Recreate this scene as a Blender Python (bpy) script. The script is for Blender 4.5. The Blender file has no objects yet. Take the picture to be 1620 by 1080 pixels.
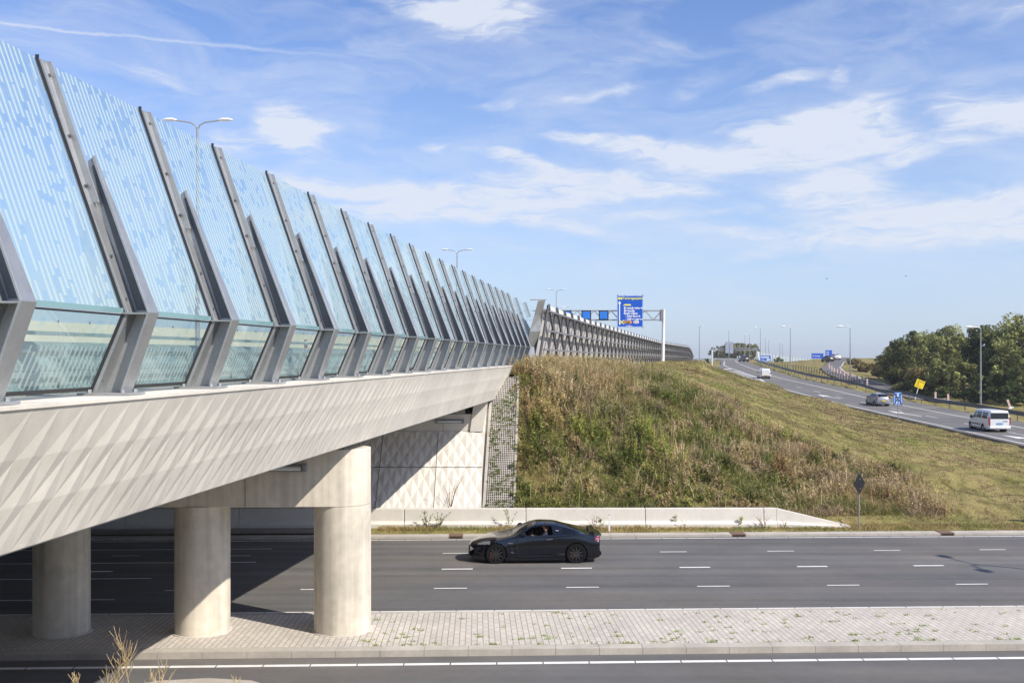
import bpy, bmesh, math, random
import numpy as np
from mathutils import Vector, Matrix, Euler
random.seed(7)
RNG = np.random.default_rng(11)
R = math.radians
scene = bpy.context.scene
C = scene.collection

# ------------------------------------------------------------------ camera, sky, sun, exposure
F = 1575.0            # focal length in pixels of the 1620 px wide photograph (35 mm on a 36 mm sensor)
CX, CY, EYE = 810.0, 563.0, 7.0
cam_d = bpy.data.cameras.new('camera'); cam = bpy.data.objects.new('camera', cam_d); C.objects.link(cam)
cam.location = (0, 0, EYE); cam.rotation_euler = (R(90), 0, 0)
cam_d.sensor_width = 36; cam_d.lens = 35.0
cam_d.shift_y = 23.0 / 1620.0
cam_d.clip_start = 0.1; cam_d.clip_end = 9000
scene.camera = cam

SUNV = Vector((1.0, -0.73, 1.11)).normalized()
sun_d = bpy.data.lights.new('sun', 'SUN'); sun = bpy.data.objects.new('sun', sun_d); C.objects.link(sun)
sun_d.energy = 4.6; sun_d.angle = R(0.53); sun_d.color = (1.0, 0.93, 0.82)
sun.rotation_euler = SUNV.to_track_quat('Z', 'Y').to_euler()

scene.view_settings.view_transform = 'Standard'
scene.view_settings.look = 'None'
scene.view_settings.exposure = 0.30
scene.view_settings.gamma = 1.0
scene.render.film_transparent = False
scene.cycles.max_bounces = 8
scene.cycles.transparent_max_bounces = 24
scene.cycles.sample_clamp_indirect = 4.0

def px2ae(px, py):
    """azimuth / elevation (degrees) of a direction, for the world's clouds"""
    x, y, z = (px - CX) / F, 1.0, (CY - py) / F
    return math.degrees(math.atan2(x, y)), math.degrees(math.atan2(z, math.hypot(x, y)))

def build_world():
    w = bpy.data.worlds.new('World'); scene.world = w; w.use_nodes = True
    nt = w.node_tree; N = nt.nodes; L = nt.links
    N.clear()
    out = N.new('ShaderNodeOutputWorld'); bg = N.new('ShaderNodeBackground')
    bg.inputs['Strength'].default_value = 0.093
    L.new(bg.outputs[0], out.inputs[0])
    sky = N.new('ShaderNodeTexSky'); sky.sky_type = 'NISHITA'; sky.sun_disc = False
    sky.sun_elevation = math.asin(SUNV.z); sky.sun_rotation = math.atan2(SUNV.x, SUNV.y)
    sky.altitude = 0; sky.air_density = 1.0; sky.dust_density = 0.6; sky.ozone_density = 2.2
    def M(op, a, b=None, c=None, clamp=False):
        n = N.new('ShaderNodeMath'); n.operation = op; n.use_clamp = clamp
        for i, v in enumerate((a, b, c)):
            if v is None: continue
            if isinstance(v, (int, float)): n.inputs[i].default_value = v
            else: L.new(v, n.inputs[i])
        return n.outputs[0]
    tc = N.new('ShaderNodeTexCoord'); sep = N.new('ShaderNodeSeparateXYZ'); L.new(tc.outputs['Generated'], sep.inputs[0])
    az = M('MULTIPLY', M('ARCTAN2', sep.outputs[0], sep.outputs[1]), 57.2958)
    el = M('MULTIPLY', M('ARCSINE', sep.outputs[2]), 57.2958)
    com = N.new('ShaderNodeCombineXYZ'); L.new(az, com.inputs[0]); L.new(el, com.inputs[1])
    # warp
    def noise(vec, scale, detail, rough, sx=1, sy=1, rot=0, dist=0, loc=(0, 0, 0)):
        mp = N.new('ShaderNodeMapping'); mp.inputs['Scale'].default_value = (sx, sy, 1); mp.inputs['Rotation'].default_value = (0, 0, R(rot))
        mp.inputs['Location'].default_value = loc
        L.new(vec, mp.inputs[0])
        n = N.new('ShaderNodeTexNoise'); n.inputs['Scale'].default_value = scale; n.inputs['Detail'].default_value = detail
        n.inputs['Roughness'].default_value = rough; n.inputs['Distortion'].default_value = dist
        L.new(mp.outputs[0], n.inputs['Vector']); return n
    nw = noise(com.outputs[0], 0.12, 4, 0.6, 1, 1.8)
    sub = N.new('ShaderNodeVectorMath'); sub.operation = 'SUBTRACT'; L.new(nw.outputs['Color'], sub.inputs[0]); sub.inputs[1].default_value = (.5, .5, .5)
    mul = N.new('ShaderNodeVectorMath'); mul.operation = 'MULTIPLY'; L.new(sub.outputs[0], mul.inputs[0]); mul.inputs[1].default_value = (4.5, 2.0, 0)
    add = N.new('ShaderNodeVectorMath'); add.operation = 'ADD'; L.new(com.outputs[0], add.inputs[0]); L.new(mul.outputs[0], add.inputs[1])
    wv = add.outputs[0]
    # blobs: px, py, half width px, half height px, tilt deg, strength
    blobs = [(470, 205, 75, 42, -18, .95), (1285, 215, 120, 36, 4, 1.05), (1330, 190, 80, 30, 14, .7), (1375, 235, 110, 18, 6, .7),
             (1325, 296, 90, 30, -2, 1.1), (1070, 243, 170, 24, -8, .95), (1580, 180, 110, 34, -12, .85), (880, 300, 190, 28, 0, .8),
             (720, 325, 230, 26, -3, .75), (930, 215, 90, 10, -4, .55), (770, 25, 120, 40, -12, .6), (640, 10, 90, 16, -10, .4),
             (1240, 130, 70, 14, 10, .55), (1312, 122, 14, 20, 0, .5), (960, 145, 110, 9, 8, .45), (1470, 350, 240, 40, 3, .75),
             (1560, 380, 130, 26, 0, .55), (1180, 410, 170, 14, 14, .3), (1130, 365, 100, 12, -4, .42), (780, 160, 70, 8, 0, .35),
             (880, 355, 110, 12, -8, .45), (360, 225, 70, 26, -6, .5), (815, 245, 34, 8, -8, .6), (685, 236, 22, 12, 0, .5),
             (250, 118, 70, 12, -12, .35), (560, 345, 150, 22, 2, .5), (1000, 285, 190, 22, -6, .55), (1590, 30, 60, 14, 10, .3),
             (1300, 330, 150, 14, -3, .4), (1110, 130, 60, 22, 30, .3), (600, 300, 120, 20, -6, .5), (450, 285, 110, 16, -8, .45), (840, 260, 130, 12, -10, .5), (1100, 330, 130, 14, 4, .45), (1440, 250, 120, 12, 8, .55), (1500, 330, 160, 14, 2, .5), (1180, 200, 60, 14, -4, .55), (720, 30, 60, 40, -40, .35), (1010, 90, 160, 14, 14, .22)]
    acc = None
    for (px, py, hw, hh, tilt, s) in blobs:
        a, e = px2ae(px, py); k = 1.3
        mp = N.new('ShaderNodeMapping'); mp.vector_type = 'TEXTURE'
        mp.inputs['Location'].default_value = (a, e, 0); mp.inputs['Rotation'].default_value = (0, 0, R(tilt))
        mp.inputs['Scale'].default_value = (hw * k / 28.0, hh * k / 28.0, 1)
        L.new(wv, mp.inputs[0])
        ln = N.new('ShaderNodeVectorMath'); ln.operation = 'LENGTH'; L.new(mp.outputs[0], ln.inputs[0])
        mr = N.new('ShaderNodeMapRange'); mr.interpolation_type = 'SMOOTHERSTEP'
        mr.inputs['From Min'].default_value = 0; mr.inputs['From Max'].default_value = 1.25
        mr.inputs['To Min'].default_value = s; mr.inputs['To Max'].default_value = 0
        L.new(ln.outputs['Value'], mr.inputs['Value'])
        acc = mr.outputs[0] if acc is None else M('ADD', acc, M('MULTIPLY', mr.outputs[0], M('SUBTRACT', 1.25, acc, clamp=True)))
    fib = noise(wv, 0.62, 11, 0.66, 0.5, 2.3, -8, 0.7).outputs['Fac']
    fib2 = noise(wv, 0.16, 6, 0.6, 0.7, 2.4, 4, 0.8, (5, 2, 0)).outputs['Fac']
    tex = M('ADD', M('MULTIPLY', fib, 0.9), M('MULTIPLY', fib2, 0.5))
    bm_ = N.new('ShaderNodeMapRange'); bm_.interpolation_type = 'SMOOTHSTEP'
    bm_.inputs['From Min'].default_value = 0.03; bm_.inputs['From Max'].default_value = .80; bm_.inputs['To Max'].default_value = .92
    L.new(M('MULTIPLY', acc, M('ADD', M('MULTIPLY', M('SUBTRACT', tex, 0.40), 2.0), 0.22)), bm_.inputs['Value']); body = bm_.outputs[0]
    # thin veil everywhere
    body = M('MULTIPLY', body, M('ADD', M('MULTIPLY', fib, 1.1), .36), clamp=True)
    veil = M('MULTIPLY', M('SUBTRACT', fib2, 0.38, clamp=True), 2.4)
    veil = M('MULTIPLY', veil, M('ADD', M('MULTIPLY', fib, 0.8), 0.1))
    dens = M('ADD', body, veil, clamp=True)
    # contrail: a thin straight trail high on the left
    a0, e0 = px2ae(-80, 16); a1, e1 = px2ae(780, 99)
    slope = (e1 - e0) / (a1 - a0)
    d = M('SUBTRACT', el, M('ADD', M('MULTIPLY', az, slope), e0 - slope * a0))
    nd = noise(com.outputs[0], 0.5, 5, 0.6); d = M('ADD', d, M('MULTIPLY', M('SUBTRACT', nd.outputs['Fac'], .5), 0.55))
    d = M('ADD', d, M('MULTIPLY', M('POWER', M('MULTIPLY', M('SUBTRACT', az, (a0 + a1) / 2), 0.07), 2), 0.35))
    tr = M('SUBTRACT', 1.0, M('DIVIDE', M('ABSOLUTE', d), 0.17), clamp=True)
    fade = N.new('ShaderNodeMapRange'); fade.inputs['From Min'].default_value = a1 - 27; fade.inputs['From Max'].default_value = a1
    fade.inputs['To Min'].default_value = 1.0; fade.inputs['To Max'].default_value = 0; L.new(az, fade.inputs['Value'])
    tr = M('MULTIPLY', M('MULTIPLY', tr, fade.outputs[0]), M('ADD', fib, 0.25))
    dens = M('MAXIMUM', dens, tr)
    # clouds fade out into the pale horizon and below it
    hz = N.new('ShaderNodeMapRange'); hz.inputs['From Min'].default_value = 0.5; hz.inputs['From Max'].default_value = 6
    L.new(el, hz.inputs['Value']); dens = M('MULTIPLY', dens, hz.outputs[0])
    dens = M('MINIMUM', dens, 0.9)
    # pale horizon air
    hm = N.new('ShaderNodeMapRange'); hm.interpolation_type = 'SMOOTHSTEP'
    hm.inputs['From Min'].default_value = -2; hm.inputs['From Max'].default_value = 21
    hm.inputs['To Min'].default_value = 0.62; hm.inputs['To Max'].default_value = 0.0; L.new(el, hm.inputs['Value'])
    tint = N.new('ShaderNodeMix'); tint.data_type = 'RGBA'; tint.blend_type = 'MULTIPLY'; tint.inputs['Factor'].default_value = 1
    L.new(sky.outputs[0], tint.inputs['A']); tint.inputs['B'].default_value = (1.10, 1.20, 1.55, 1)
    m1 = N.new('ShaderNodeMix'); m1.data_type = 'RGBA'
    L.new(hm.outputs[0], m1.inputs['Factor']); L.new(tint.outputs['Result'], m1.inputs['A']); m1.inputs['B'].default_value = (4.9, 6.1, 7.9, 1)
    m2 = N.new('ShaderNodeMix'); m2.data_type = 'RGBA'
    L.new(dens, m2.inputs['Factor']); L.new(m1.outputs['Result'], m2.inputs['A']); m2.inputs['B'].default_value = (6.8, 7.25, 8.2, 1)
    L.new(m2.outputs['Result'], bg.inputs['Color'])
build_world()

# ------------------------------------------------------------------ materials
MATS = {}
def col4(c): return (c[0], c[1], c[2], 1.0)
def mat(name, c, rough=0.7, metal=0.0, var=0.0, scale=3.0, bump=0.0, bscale=40.0, c2=None, coat=0.0, streak=0.0, spec=0.5):
    """procedural material: base colour broken up by two noises, optional vertical streaks and bump"""
    if name in MATS: return MATS[name]
    m = bpy.data.materials.new(name); m.use_nodes = True; nt = m.node_tree; N, L = nt.nodes, nt.links
    b = N['Principled BSDF']; b.inputs['Roughness'].default_value = rough; b.inputs['Metallic'].default_value = metal
    b.inputs['Specular IOR Level'].default_value = spec
    if coat: b.inputs['Coat Weight'].default_value = coat; b.inputs['Coat Roughness'].default_value = 0.04
    tc = N.new('ShaderNodeTexCoord')
    n1 = N.new('ShaderNodeTexNoise'); n1.inputs['Scale'].default_value = scale; n1.inputs['Detail'].default_value = 7; n1.inputs['Roughness'].default_value = .6
    L.new(tc.outputs['Object'], n1.inputs['Vector'])
    n2 = N.new('ShaderNodeTexNoise'); n2.inputs['Scale'].default_value = scale * 9; n2.inputs['Detail'].default_value = 5
    L.new(tc.outputs['Object'], n2.inputs['Vector'])
    ad = N.new('ShaderNodeMath'); ad.operation = 'MULTIPLY_ADD'; L.new(n2.outputs['Fac'], ad.inputs[0]); ad.inputs[1].default_value = 0.4; 
    L.new(n1.outputs['Fac'], ad.inputs[2])
    src = ad.outputs[0]
    if streak:
        mp = N.new('ShaderNodeMapping'); mp.inputs['Scale'].default_value = (5, 5, 0.25); L.new(tc.outputs['Object'], mp.inputs[0])
        n3 = N.new('ShaderNodeTexNoise'); n3.inputs['Scale'].default_value = 1.0; n3.inputs['Detail'].default_value = 6; L.new(mp.outputs[0], n3.inputs['Vector'])
        a2 = N.new('ShaderNodeMath'); a2.operation = 'MULTIPLY_ADD'; L.new(n3.outputs['Fac'], a2.inputs[0]); a2.inputs[1].default_value = streak
        L.new(src, a2.inputs[2]); src = a2.outputs[0]
    mid = 0.7 + 0.5 * streak
    mr = N.new('ShaderNodeMapRange'); mr.inputs['From Min'].default_value = mid - .3; mr.inputs['From Max'].default_value = mid + .3; L.new(src, mr.inputs['Value'])
    mx = N.new('ShaderNodeMix'); mx.data_type = 'RGBA'
    if c2 is None: c2 = tuple(max(0, x * (1 - 2 * var)) for x in c); ca = tuple(min(1, x * (1 + var)) for x in c)
    else: ca = c
    mx.inputs['A'].default_value = col4(c2); mx.inputs['B'].default_value = col4(ca)
    L.new(mr.outputs[0], mx.inputs['Factor']); L.new(mx.outputs['Result'], b.inputs['Base Color'])
    if bump:
        nb = N.new('ShaderNodeTexNoise'); nb.inputs['Scale'].default_value = bscale; nb.inputs['Detail'].default_value = 4; L.new(tc.outputs['Object'], nb.inputs['Vector'])
        bp = N.new('ShaderNodeBump'); bp.inputs['Strength'].default_value = bump; bp.inputs['Distance'].default_value = 0.02
        L.new(nb.outputs['Fac'], bp.inputs['Height']); L.new(bp.outputs[0], b.inputs['Normal'])
    MATS[name] = m; return m

def emis(name, c, strength):
    m = mat(name, c, 0.4); b = m.node_tree.nodes['Principled BSDF']
    b.inputs['Emission Color'].default_value = col4(c); b.inputs['Emission Strength'].default_value = strength
    return m

def mat_attr(name, transl=0.3, rough=0.9):
    m = bpy.data.materials.new(name); m.use_nodes = True; nt = m.node_tree; N, L = nt.nodes, nt.links
    N.clear(); out = N.new('ShaderNodeOutputMaterial')
    at = N.new('ShaderNodeAttribute'); at.attribute_name = 'Col'
    d = N.new('ShaderNodeBsdfDiffuse'); t = N.new('ShaderNodeBsdfTranslucent'); mx = N.new('ShaderNodeMixShader'); mx.inputs[0].default_value = transl
    L.new(at.outputs['Color'], d.inputs[0]); L.new(at.outputs['Color'], t.inputs[0]); L.new(d.outputs[0], mx.inputs[1]); L.new(t.outputs[0], mx.inputs[2])
    L.new(mx.outputs[0], out.inputs[0]); MATS[name] = m; return m

def mat_asphalt(name, c, var=.12):
    m = mat(name, c, 0.88, 0, var, 0.35, 0.35, 55)
    nt = m.node_tree; N, L = nt.nodes, nt.links; b = N['Principled BSDF']
    # long tyre-worn bands along X and fine aggregate
    tc = N.new('ShaderNodeTexCoord')
    mp = N.new('ShaderNodeMapping'); mp.inputs['Scale'].default_value = (0.03, 1.3, 1); L.new(tc.outputs['Object'], mp.inputs[0])
    n = N.new('ShaderNodeTexNoise'); n.inputs['Scale'].default_value = 1; n.inputs['Detail'].default_value = 5; L.new(mp.outputs[0], n.inputs['Vector'])
    n2 = N.new('ShaderNodeTexNoise'); n2.inputs['Scale'].default_value = 30; n2.inputs['Detail'].default_value = 3; L.new(tc.outputs['Object'], n2.inputs['Vector'])
    ml = N.new('ShaderNodeMath'); ml.operation = 'MULTIPLY_ADD'; L.new(n.outputs['Fac'], ml.inputs[0]); ml.inputs[1].default_value = 1.15; ml.inputs[2].default_value = .18
    m3 = N.new('ShaderNodeMath'); m3.operation = 'MULTIPLY_ADD'; L.new(n2.outputs['Fac'], m3.inputs[0]); m3.inputs[1].default_value = .5; L.new(ml.outputs[0], m3.inputs[2])
    mm = N.new('ShaderNodeMix'); mm.data_type = 'RGBA'; mm.blend_type = 'MULTIPLY'; mm.inputs['Factor'].default_value = 1
    old = b.inputs['Base Color'].links[0].from_socket
    L.new(old, mm.inputs['A']); L.new(m3.outputs[0], mm.inputs['B'])
    # brownish dust patches and darker repair patches
    n4 = N.new('ShaderNodeTexNoise'); n4.inputs['Scale'].default_value = .22; n4.inputs['Detail'].default_value = 6; mp4 = N.new('ShaderNodeMapping'); mp4.inputs['Scale'].default_value = (.5, 1.6, 1); mp4.inputs['Location'].default_value = (3, 7, 0)
    L.new(tc.outputs['Object'], mp4.inputs[0]); L.new(mp4.outputs[0], n4.inputs['Vector'])
    r4 = N.new('ShaderNodeMapRange'); r4.inputs['From Min'].default_value = .42; r4.inputs['From Max'].default_value = .68; L.new(n4.outputs['Fac'], r4.inputs['Value'])
    m5 = N.new('ShaderNodeMix'); m5.data_type = 'RGBA'; m5.blend_type = 'MULTIPLY'; m5.inputs['B'].default_value = (1.24, 1.15, 1.05, 1); L.new(r4.outputs[0], m5.inputs['Factor']); L.new(mm.outputs['Result'], m5.inputs['A'])
    L.new(m5.outputs['Result'], b.inputs['Base Color'])
    return m

def mat_paving(name):
    m = mat(name, (.56, .515, .455), 0.9, 0, .09, 0.5, .15, 60); nt = m.node_tree; N, L = nt.nodes, nt.links; b = N['Principled BSDF']
    tc = N.new('ShaderNodeTexCoord'); mp = N.new('ShaderNodeMapping'); mp.inputs['Rotation'].default_value = (0, 0, R(88)); L.new(tc.outputs['Object'], mp.inputs[0])
    br = N.new('ShaderNodeTexBrick'); br.inputs['Scale'].default_value = 1; br.inputs['Brick Width'].default_value = .42; br.inputs['Row Height'].default_value = .14
    br.inputs['Mortar Size'].default_value = .012; br.inputs['Color1'].default_value = (1.07, 1.06, 1.05, 1); br.inputs['Color2'].default_value = (.92, .92, .92, 1)
    br.inputs['Mortar'].default_value = (.52, .50, .46, 1); br.inputs['Mortar Smooth'].default_value = .3
    L.new(mp.outputs[0], br.inputs['Vector'])
    mm = N.new('ShaderNodeMix'); mm.data_type = 'RGBA'; mm.blend_type = 'MULTIPLY'; mm.inputs['Factor'].default_value = 1
    old = b.inputs['Base Color'].links[0].from_socket
    L.new(old, mm.inputs['A']); L.new(br.outputs['Color'], mm.inputs['B']); L.new(mm.outputs['Result'], b.inputs['Base Color'])
    return m

def mat_soil(name):
    """mown bank: patchy dry grass, green grass and bare earth"""
    m = bpy.data.materials.new(name); m.use_nodes = True; nt = m.node_tree; N, L = nt.nodes, nt.links
    b = N['Principled BSDF']; b.inputs['Roughness'].default_value = 1; b.inputs['Specular IOR Level'].default_value = .1
    tc = N.new('ShaderNodeTexCoord')
    def no(scale, sx=1, sy=1, rot=0, det=8, ro=.62, loc=(0, 0, 0)):
        mp = N.new('ShaderNodeMapping'); mp.inputs['Scale'].default_value = (sx, sy, 1); mp.inputs['Rotation'].default_value = (0, 0, R(rot)); mp.inputs['Location'].default_value = loc
        L.new(tc.outputs['Object'], mp.inputs[0])
        n = N.new('ShaderNodeTexNoise'); n.inputs['Scale'].default_value = scale; n.inputs['Detail'].default_value = det; n.inputs['Roughness'].default_value = ro
        L.new(mp.outputs[0], n.inputs['Vector']); return n.outputs['Fac']
    a = no(.22, 1.6, .5, 18); bb = no(1.6, 1, .45, 25, loc=(3, 1, 0)); c = no(14, det=4)
    def ramp(f, pts):
        r = N.new('ShaderNodeValToRGB'); L.new(f, r.inputs[0]); e = r.color_ramp.elements
        while len(e) < len(pts): e.new(0.5)
        for i, (p, cc) in enumerate(pts): e[i].position = p; e[i].color = col4(cc)
        return r.outputs[0]
    r1 = ramp(a, [(.34, (.16, .14, .06)), (.47, (.22, .20, .085)), (.55, (.28, .24, .115)), (.68, (.23, .17, .10))])
    r2 = ramp(bb, [(.34, (.5, .42, .34)), (.46, (.9, .88, .8)), (.60, (1.15, 1.12, 1.0)), (.72, (.75, .85, .55))])
    mm = N.new('ShaderNodeMix'); mm.data_type = 'RGBA'; mm.blend_type = 'MULTIPLY'; mm.inputs['Factor'].default_value = .9
    L.new(r1, mm.inputs['A']); L.new(r2, mm.inputs['B'])
    r3 = ramp(c, [(.3, (.6, .6, .55)), (.7, (1.3, 1.28, 1.2))])
    m2 = N.new('ShaderNodeMix'); m2.data_type = 'RGBA'; m2.blend_type = 'MULTIPLY'; m2.inputs['Factor'].default_value = .8
    L.new(mm.outputs['Result'], m2.inputs['A']); L.new(r3, m2.inputs['B']); L.new(m2.outputs['Result'], b.inputs['Base Color'])
    bp = N.new('ShaderNodeBump'); bp.inputs['Strength'].default_value = .8; bp.inputs['Distance'].default_value = .12
    L.new(bb, bp.inputs['Height']); L.new(bp.outputs[0], b.inputs['Normal'])
    MATS[name] = m; return m

def mat_striped(name, tint, line_a, clear_top=0.0, dash=.13):
    """toughened glass printed with pale lines: UV u = metres along the wall, v = metres up the pane"""
    m = bpy.data.materials.new(name); m.use_nodes = True; nt = m.node_tree; N, L = nt.nodes, nt.links; N.clear()
    out = N.new('ShaderNodeOutputMaterial'); uv = N.new('ShaderNodeUVMap'); sep = N.new('ShaderNodeSeparateXYZ'); L.new(uv.outputs[0], sep.inputs[0])
    def M(op, a, b=None, c=None, clamp=False):
        n = N.new('ShaderNodeMath'); n.operation = op; n.use_clamp = clamp
        for i, v in enumerate((a, b, c)):
            if v is None: continue
            if isinstance(v, (int, float)): n.inputs[i].default_value = v
            else: L.new(v, n.inputs[i])
        return n.outputs[0]
    pitch = .098
    us = M('DIVIDE', sep.outputs[0], pitch)
    st = M('LESS_THAN', M('FRACT', us), .37)
    # printed squares: gaps in two neighbouring lines, staggered
    cell = M('FLOOR', M('ADD', us, .30)); off = M('MULTIPLY', M('FRACT', M('MULTIPLY', cell, .618)), .5)
    vr = M('FLOOR', M('DIVIDE', M('ADD', sep.outputs[1], off), .105))
    cmb = N.new('ShaderNodeCombineXYZ'); L.new(cell, cmb.inputs[0]); L.new(vr, cmb.inputs[1])
    wn = N.new('ShaderNodeTexWhiteNoise'); wn.noise_dimensions = '2D'; L.new(cmb.outputs[0], wn.inputs['Vector'])
    cl = N.new('ShaderNodeTexNoise'); cl.inputs['Scale'].default_value = 1.7; cl.inputs['Detail'].default_value = 2; L.new(uv.outputs[0], cl.inputs['Vector'])
    prob = M('MULTIPLY', M('SUBTRACT', cl.outputs['Fac'], .36, clamp=True), dash * 7.0)
    vr2 = M('FLOOR', M('DIVIDE', M('ADD', sep.outputs[1], M('MULTIPLY', M('FRACT', M('MULTIPLY', M('FLOOR', us), .37)), .9)), .45))
    cm2 = N.new('ShaderNodeCombineXYZ'); L.new(M('FLOOR', us), cm2.inputs[0]); L.new(vr2, cm2.inputs[1])
    w2 = N.new('ShaderNodeTexWhiteNoise'); w2.noise_dimensions = '2D'; L.new(cm2.outputs[0], w2.inputs['Vector'])
    sq = M('LESS_THAN', wn.outputs['Value'], prob)
    gap = M('LESS_THAN', w2.outputs['Value'], dash * .6)
    line = M('MULTIPLY', st, M('SUBTRACT', 1.0, M('MAXIMUM', sq, gap)))
    if clear_top:                                            # bare band at the top of the low panes
        line = M('MULTIPLY', line, M('LESS_THAN', sep.outputs[1], clear_top))
    tr = N.new('ShaderNodeBsdfTransparent'); tr.inputs[0].default_value = col4(tint)
    trb = N.new('ShaderNodeBsdfTransparent'); trb.inputs[0].default_value = (tint[0] * .74, tint[1] * .88, tint[2], 1)
    mt = N.new('ShaderNodeMixShader'); L.new(M('MULTIPLY', sq, .5), mt.inputs[0]); L.new(tr.outputs[0], mt.inputs[1]); L.new(trb.outputs[0], mt.inputs[2])
    gl = N.new('ShaderNodeBsdfGlossy'); gl.inputs['Roughness'].default_value = .02; gl.inputs[0].default_value = (.9, .98, 1, 1)
    fr = N.new('ShaderNodeFresnel'); fr.inputs[0].default_value = 1.5
    geo = N.new('ShaderNodeNewGeometry')
    dx = N.new('ShaderNodeMixShader'); L.new(M('MINIMUM', M('ADD', M('MULTIPLY', fr.outputs[0], 1.15), .02), .8), dx.inputs[0]); L.new(mt.outputs[0], dx.inputs[1]); L.new(gl.outputs[0], dx.inputs[2])
    # body haze of the laminated glass
    df = N.new('ShaderNodeBsdfDiffuse'); df.inputs[0].default_value = (.52, .68, .70, 1); tl = N.new('ShaderNodeBsdfTranslucent'); tl.inputs[0].default_value = (.52, .68, .70, 1)
    bh = N.new('ShaderNodeMixShader'); bh.inputs[0].default_value = .5; L.new(df.outputs[0], bh.inputs[1]); L.new(tl.outputs[0], bh.inputs[2])
    hz = N.new('ShaderNodeMixShader'); hz.inputs[0].default_value = .17; L.new(dx.outputs[0], hz.inputs[1]); L.new(bh.outputs[0], hz.inputs[2])
    pd = N.new('ShaderNodeBsdfDiffuse'); pd.inputs[0].default_value = (.58, .69, .64, 1)
    pt = N.new('ShaderNodeBsdfTranslucent'); pt.inputs[0].default_value = (.5, .66, .68, 1)
    pm = N.new('ShaderNodeMixShader'); pm.inputs[0].default_value = .35; L.new(pd.outputs[0], pm.inputs[1]); L.new(pt.outputs[0], pm.inputs[2])
    fin = N.new('ShaderNodeMixShader'); L.new(M('MULTIPLY', line, line_a), fin.inputs[0]); L.new(hz.outputs[0], fin.inputs[1]); L.new(pm.outputs[0], fin.inputs[2])
    L.new(fin.outputs[0], out.inputs[0]); MATS[name] = m; return m

def mat_glass(name, tint, gloss=.12, haze=0.0, hc=(.5, .6, .62)):
    m = bpy.data.materials.new(name); m.use_nodes = True; nt = m.node_tree; N, L = nt.nodes, nt.links; N.clear()
    out = N.new('ShaderNodeOutputMaterial'); tr = N.new('ShaderNodeBsdfTransparent'); tr.inputs[0].default_value = col4(tint)
    gl = N.new('ShaderNodeBsdfGlossy'); gl.inputs['Roughness'].default_value = .03
    lw = N.new('ShaderNodeFresnel'); lw.inputs[0].default_value = 1.5
    ad = N.new('ShaderNodeMath'); ad.operation = 'ADD'; ad.use_clamp = True; L.new(lw.outputs[0], ad.inputs[0]); ad.inputs[1].default_value = gloss
    mx = N.new('ShaderNodeMixShader'); L.new(ad.outputs[0], mx.inputs[0]); L.new(tr.outputs[0], mx.inputs[1]); L.new(gl.outputs[0], mx.inputs[2])
    df = N.new('ShaderNodeBsdfDiffuse'); df.inputs[0].default_value = col4(hc); h = N.new('ShaderNodeMixShader'); h.inputs[0].default_value = haze
    L.new(mx.outputs[0], h.inputs[1]); L.new(df.outputs[0], h.inputs[2]); L.new(h.outputs[0], out.inputs[0]); MATS[name] = m; return m

M_CONC = mat('pale_concrete', (.745, .695, .61), .85, 0, .10, .5, .12, 45, streak=.5)
M_CONC2 = mat('cast_concrete', (.60, .57, .52), .88, 0, .13, .6, .15, 40, streak=.6)
M_COL = mat('column_concrete', (.69, .63, .52), .8, 0, .17, .5, .12, 40, streak=.9)
M_WALLC = mat('white_concrete', (.675, .635, .57), .85, 0, .07, .7, .1, 45, streak=.3)
M_KERB = mat('kerb_concrete', (.47, .43, .37), .9, 0, .14, 1.2, .1, 50)
M_STEEL = mat('galvanised_steel', (.40, .41, .415), .42, .55, .10, 3, .08, 60)
M_STEELD = mat('dark_steel', (.17, .175, .19), .5, .5, .12, 4)
M_STEELM = mat('mid_grey_steel', (.26, .26, .275), .5, .4, .14, 3)
M_WEBSHADE = mat('web_shade_grey', (.105, .115, .135), .45, .3, .12, 4)  # post steel with the shade of the upper web put into its colour
M_RUB = mat('black_gasket', (.025, .025, .027), .7)
M_WHITE = mat('white_paint', (.80, .80, .79), .55, 0, .05, 2)
M_LINE = mat('road_marking_paint', (.78, .77, .74), .8, 0, .10, 3)
M_ASPH = mat_asphalt('asphalt', (.124, .121, .119))
M_ASPH2 = mat_asphalt('ramp_asphalt', (.150, .146, .143))
M_PAVE = mat_paving('clinker_paving')
M_SOIL = mat_soil('bank_ground')
M_DIRT = mat('bare_earth', (.20, .155, .10), 1, 0, .3, 1.5, .4, 20)
M_RUST = mat('rusty_iron', (.24, .15, .10), .8, .3, .3, 20)
M_CREAM = mat('cream_barrier', (.60, .57, .45), .85, 0, .08, .4)
M_BLUE = mat('sign_blue', (.004, .085, .50), .35)
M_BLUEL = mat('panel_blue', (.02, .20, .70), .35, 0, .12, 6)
M_YEL = mat('sign_yellow', (.85, .62, .01), .4)
M_RED = mat('signal_red', (.46, .10, .07), .5)
M_BLACK = mat('matt_black', (.012, .012, .013), .6)
M_LEAF = mat_attr('foliage', .28); M_BLADE = mat_attr('grass_blade', .35)
M_BARK = mat('bark', (.10, .08, .06), .95, 0, .25, 4)
M_GLU = mat_striped('printed_glass_upper', (.83, .91, .93), .66, 0, .115)
M_GLL = mat_striped('printed_glass_lower', (.76, .87, .84), .62, .56, .05)
M_GLE = mat('glass_edge', (.20, .34, .36), .15)
M_LAT = mat('lattice_grey', (.10, .102, .11), .6, .0, .15, 3); M_STEELG = mat('rail_grey', (.20, .20, .215), .55, .1, .12, 3)
M_PANEL = mat('acrylic_panel', (.52, .50, .48), .6, 0, .10, .8)

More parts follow.
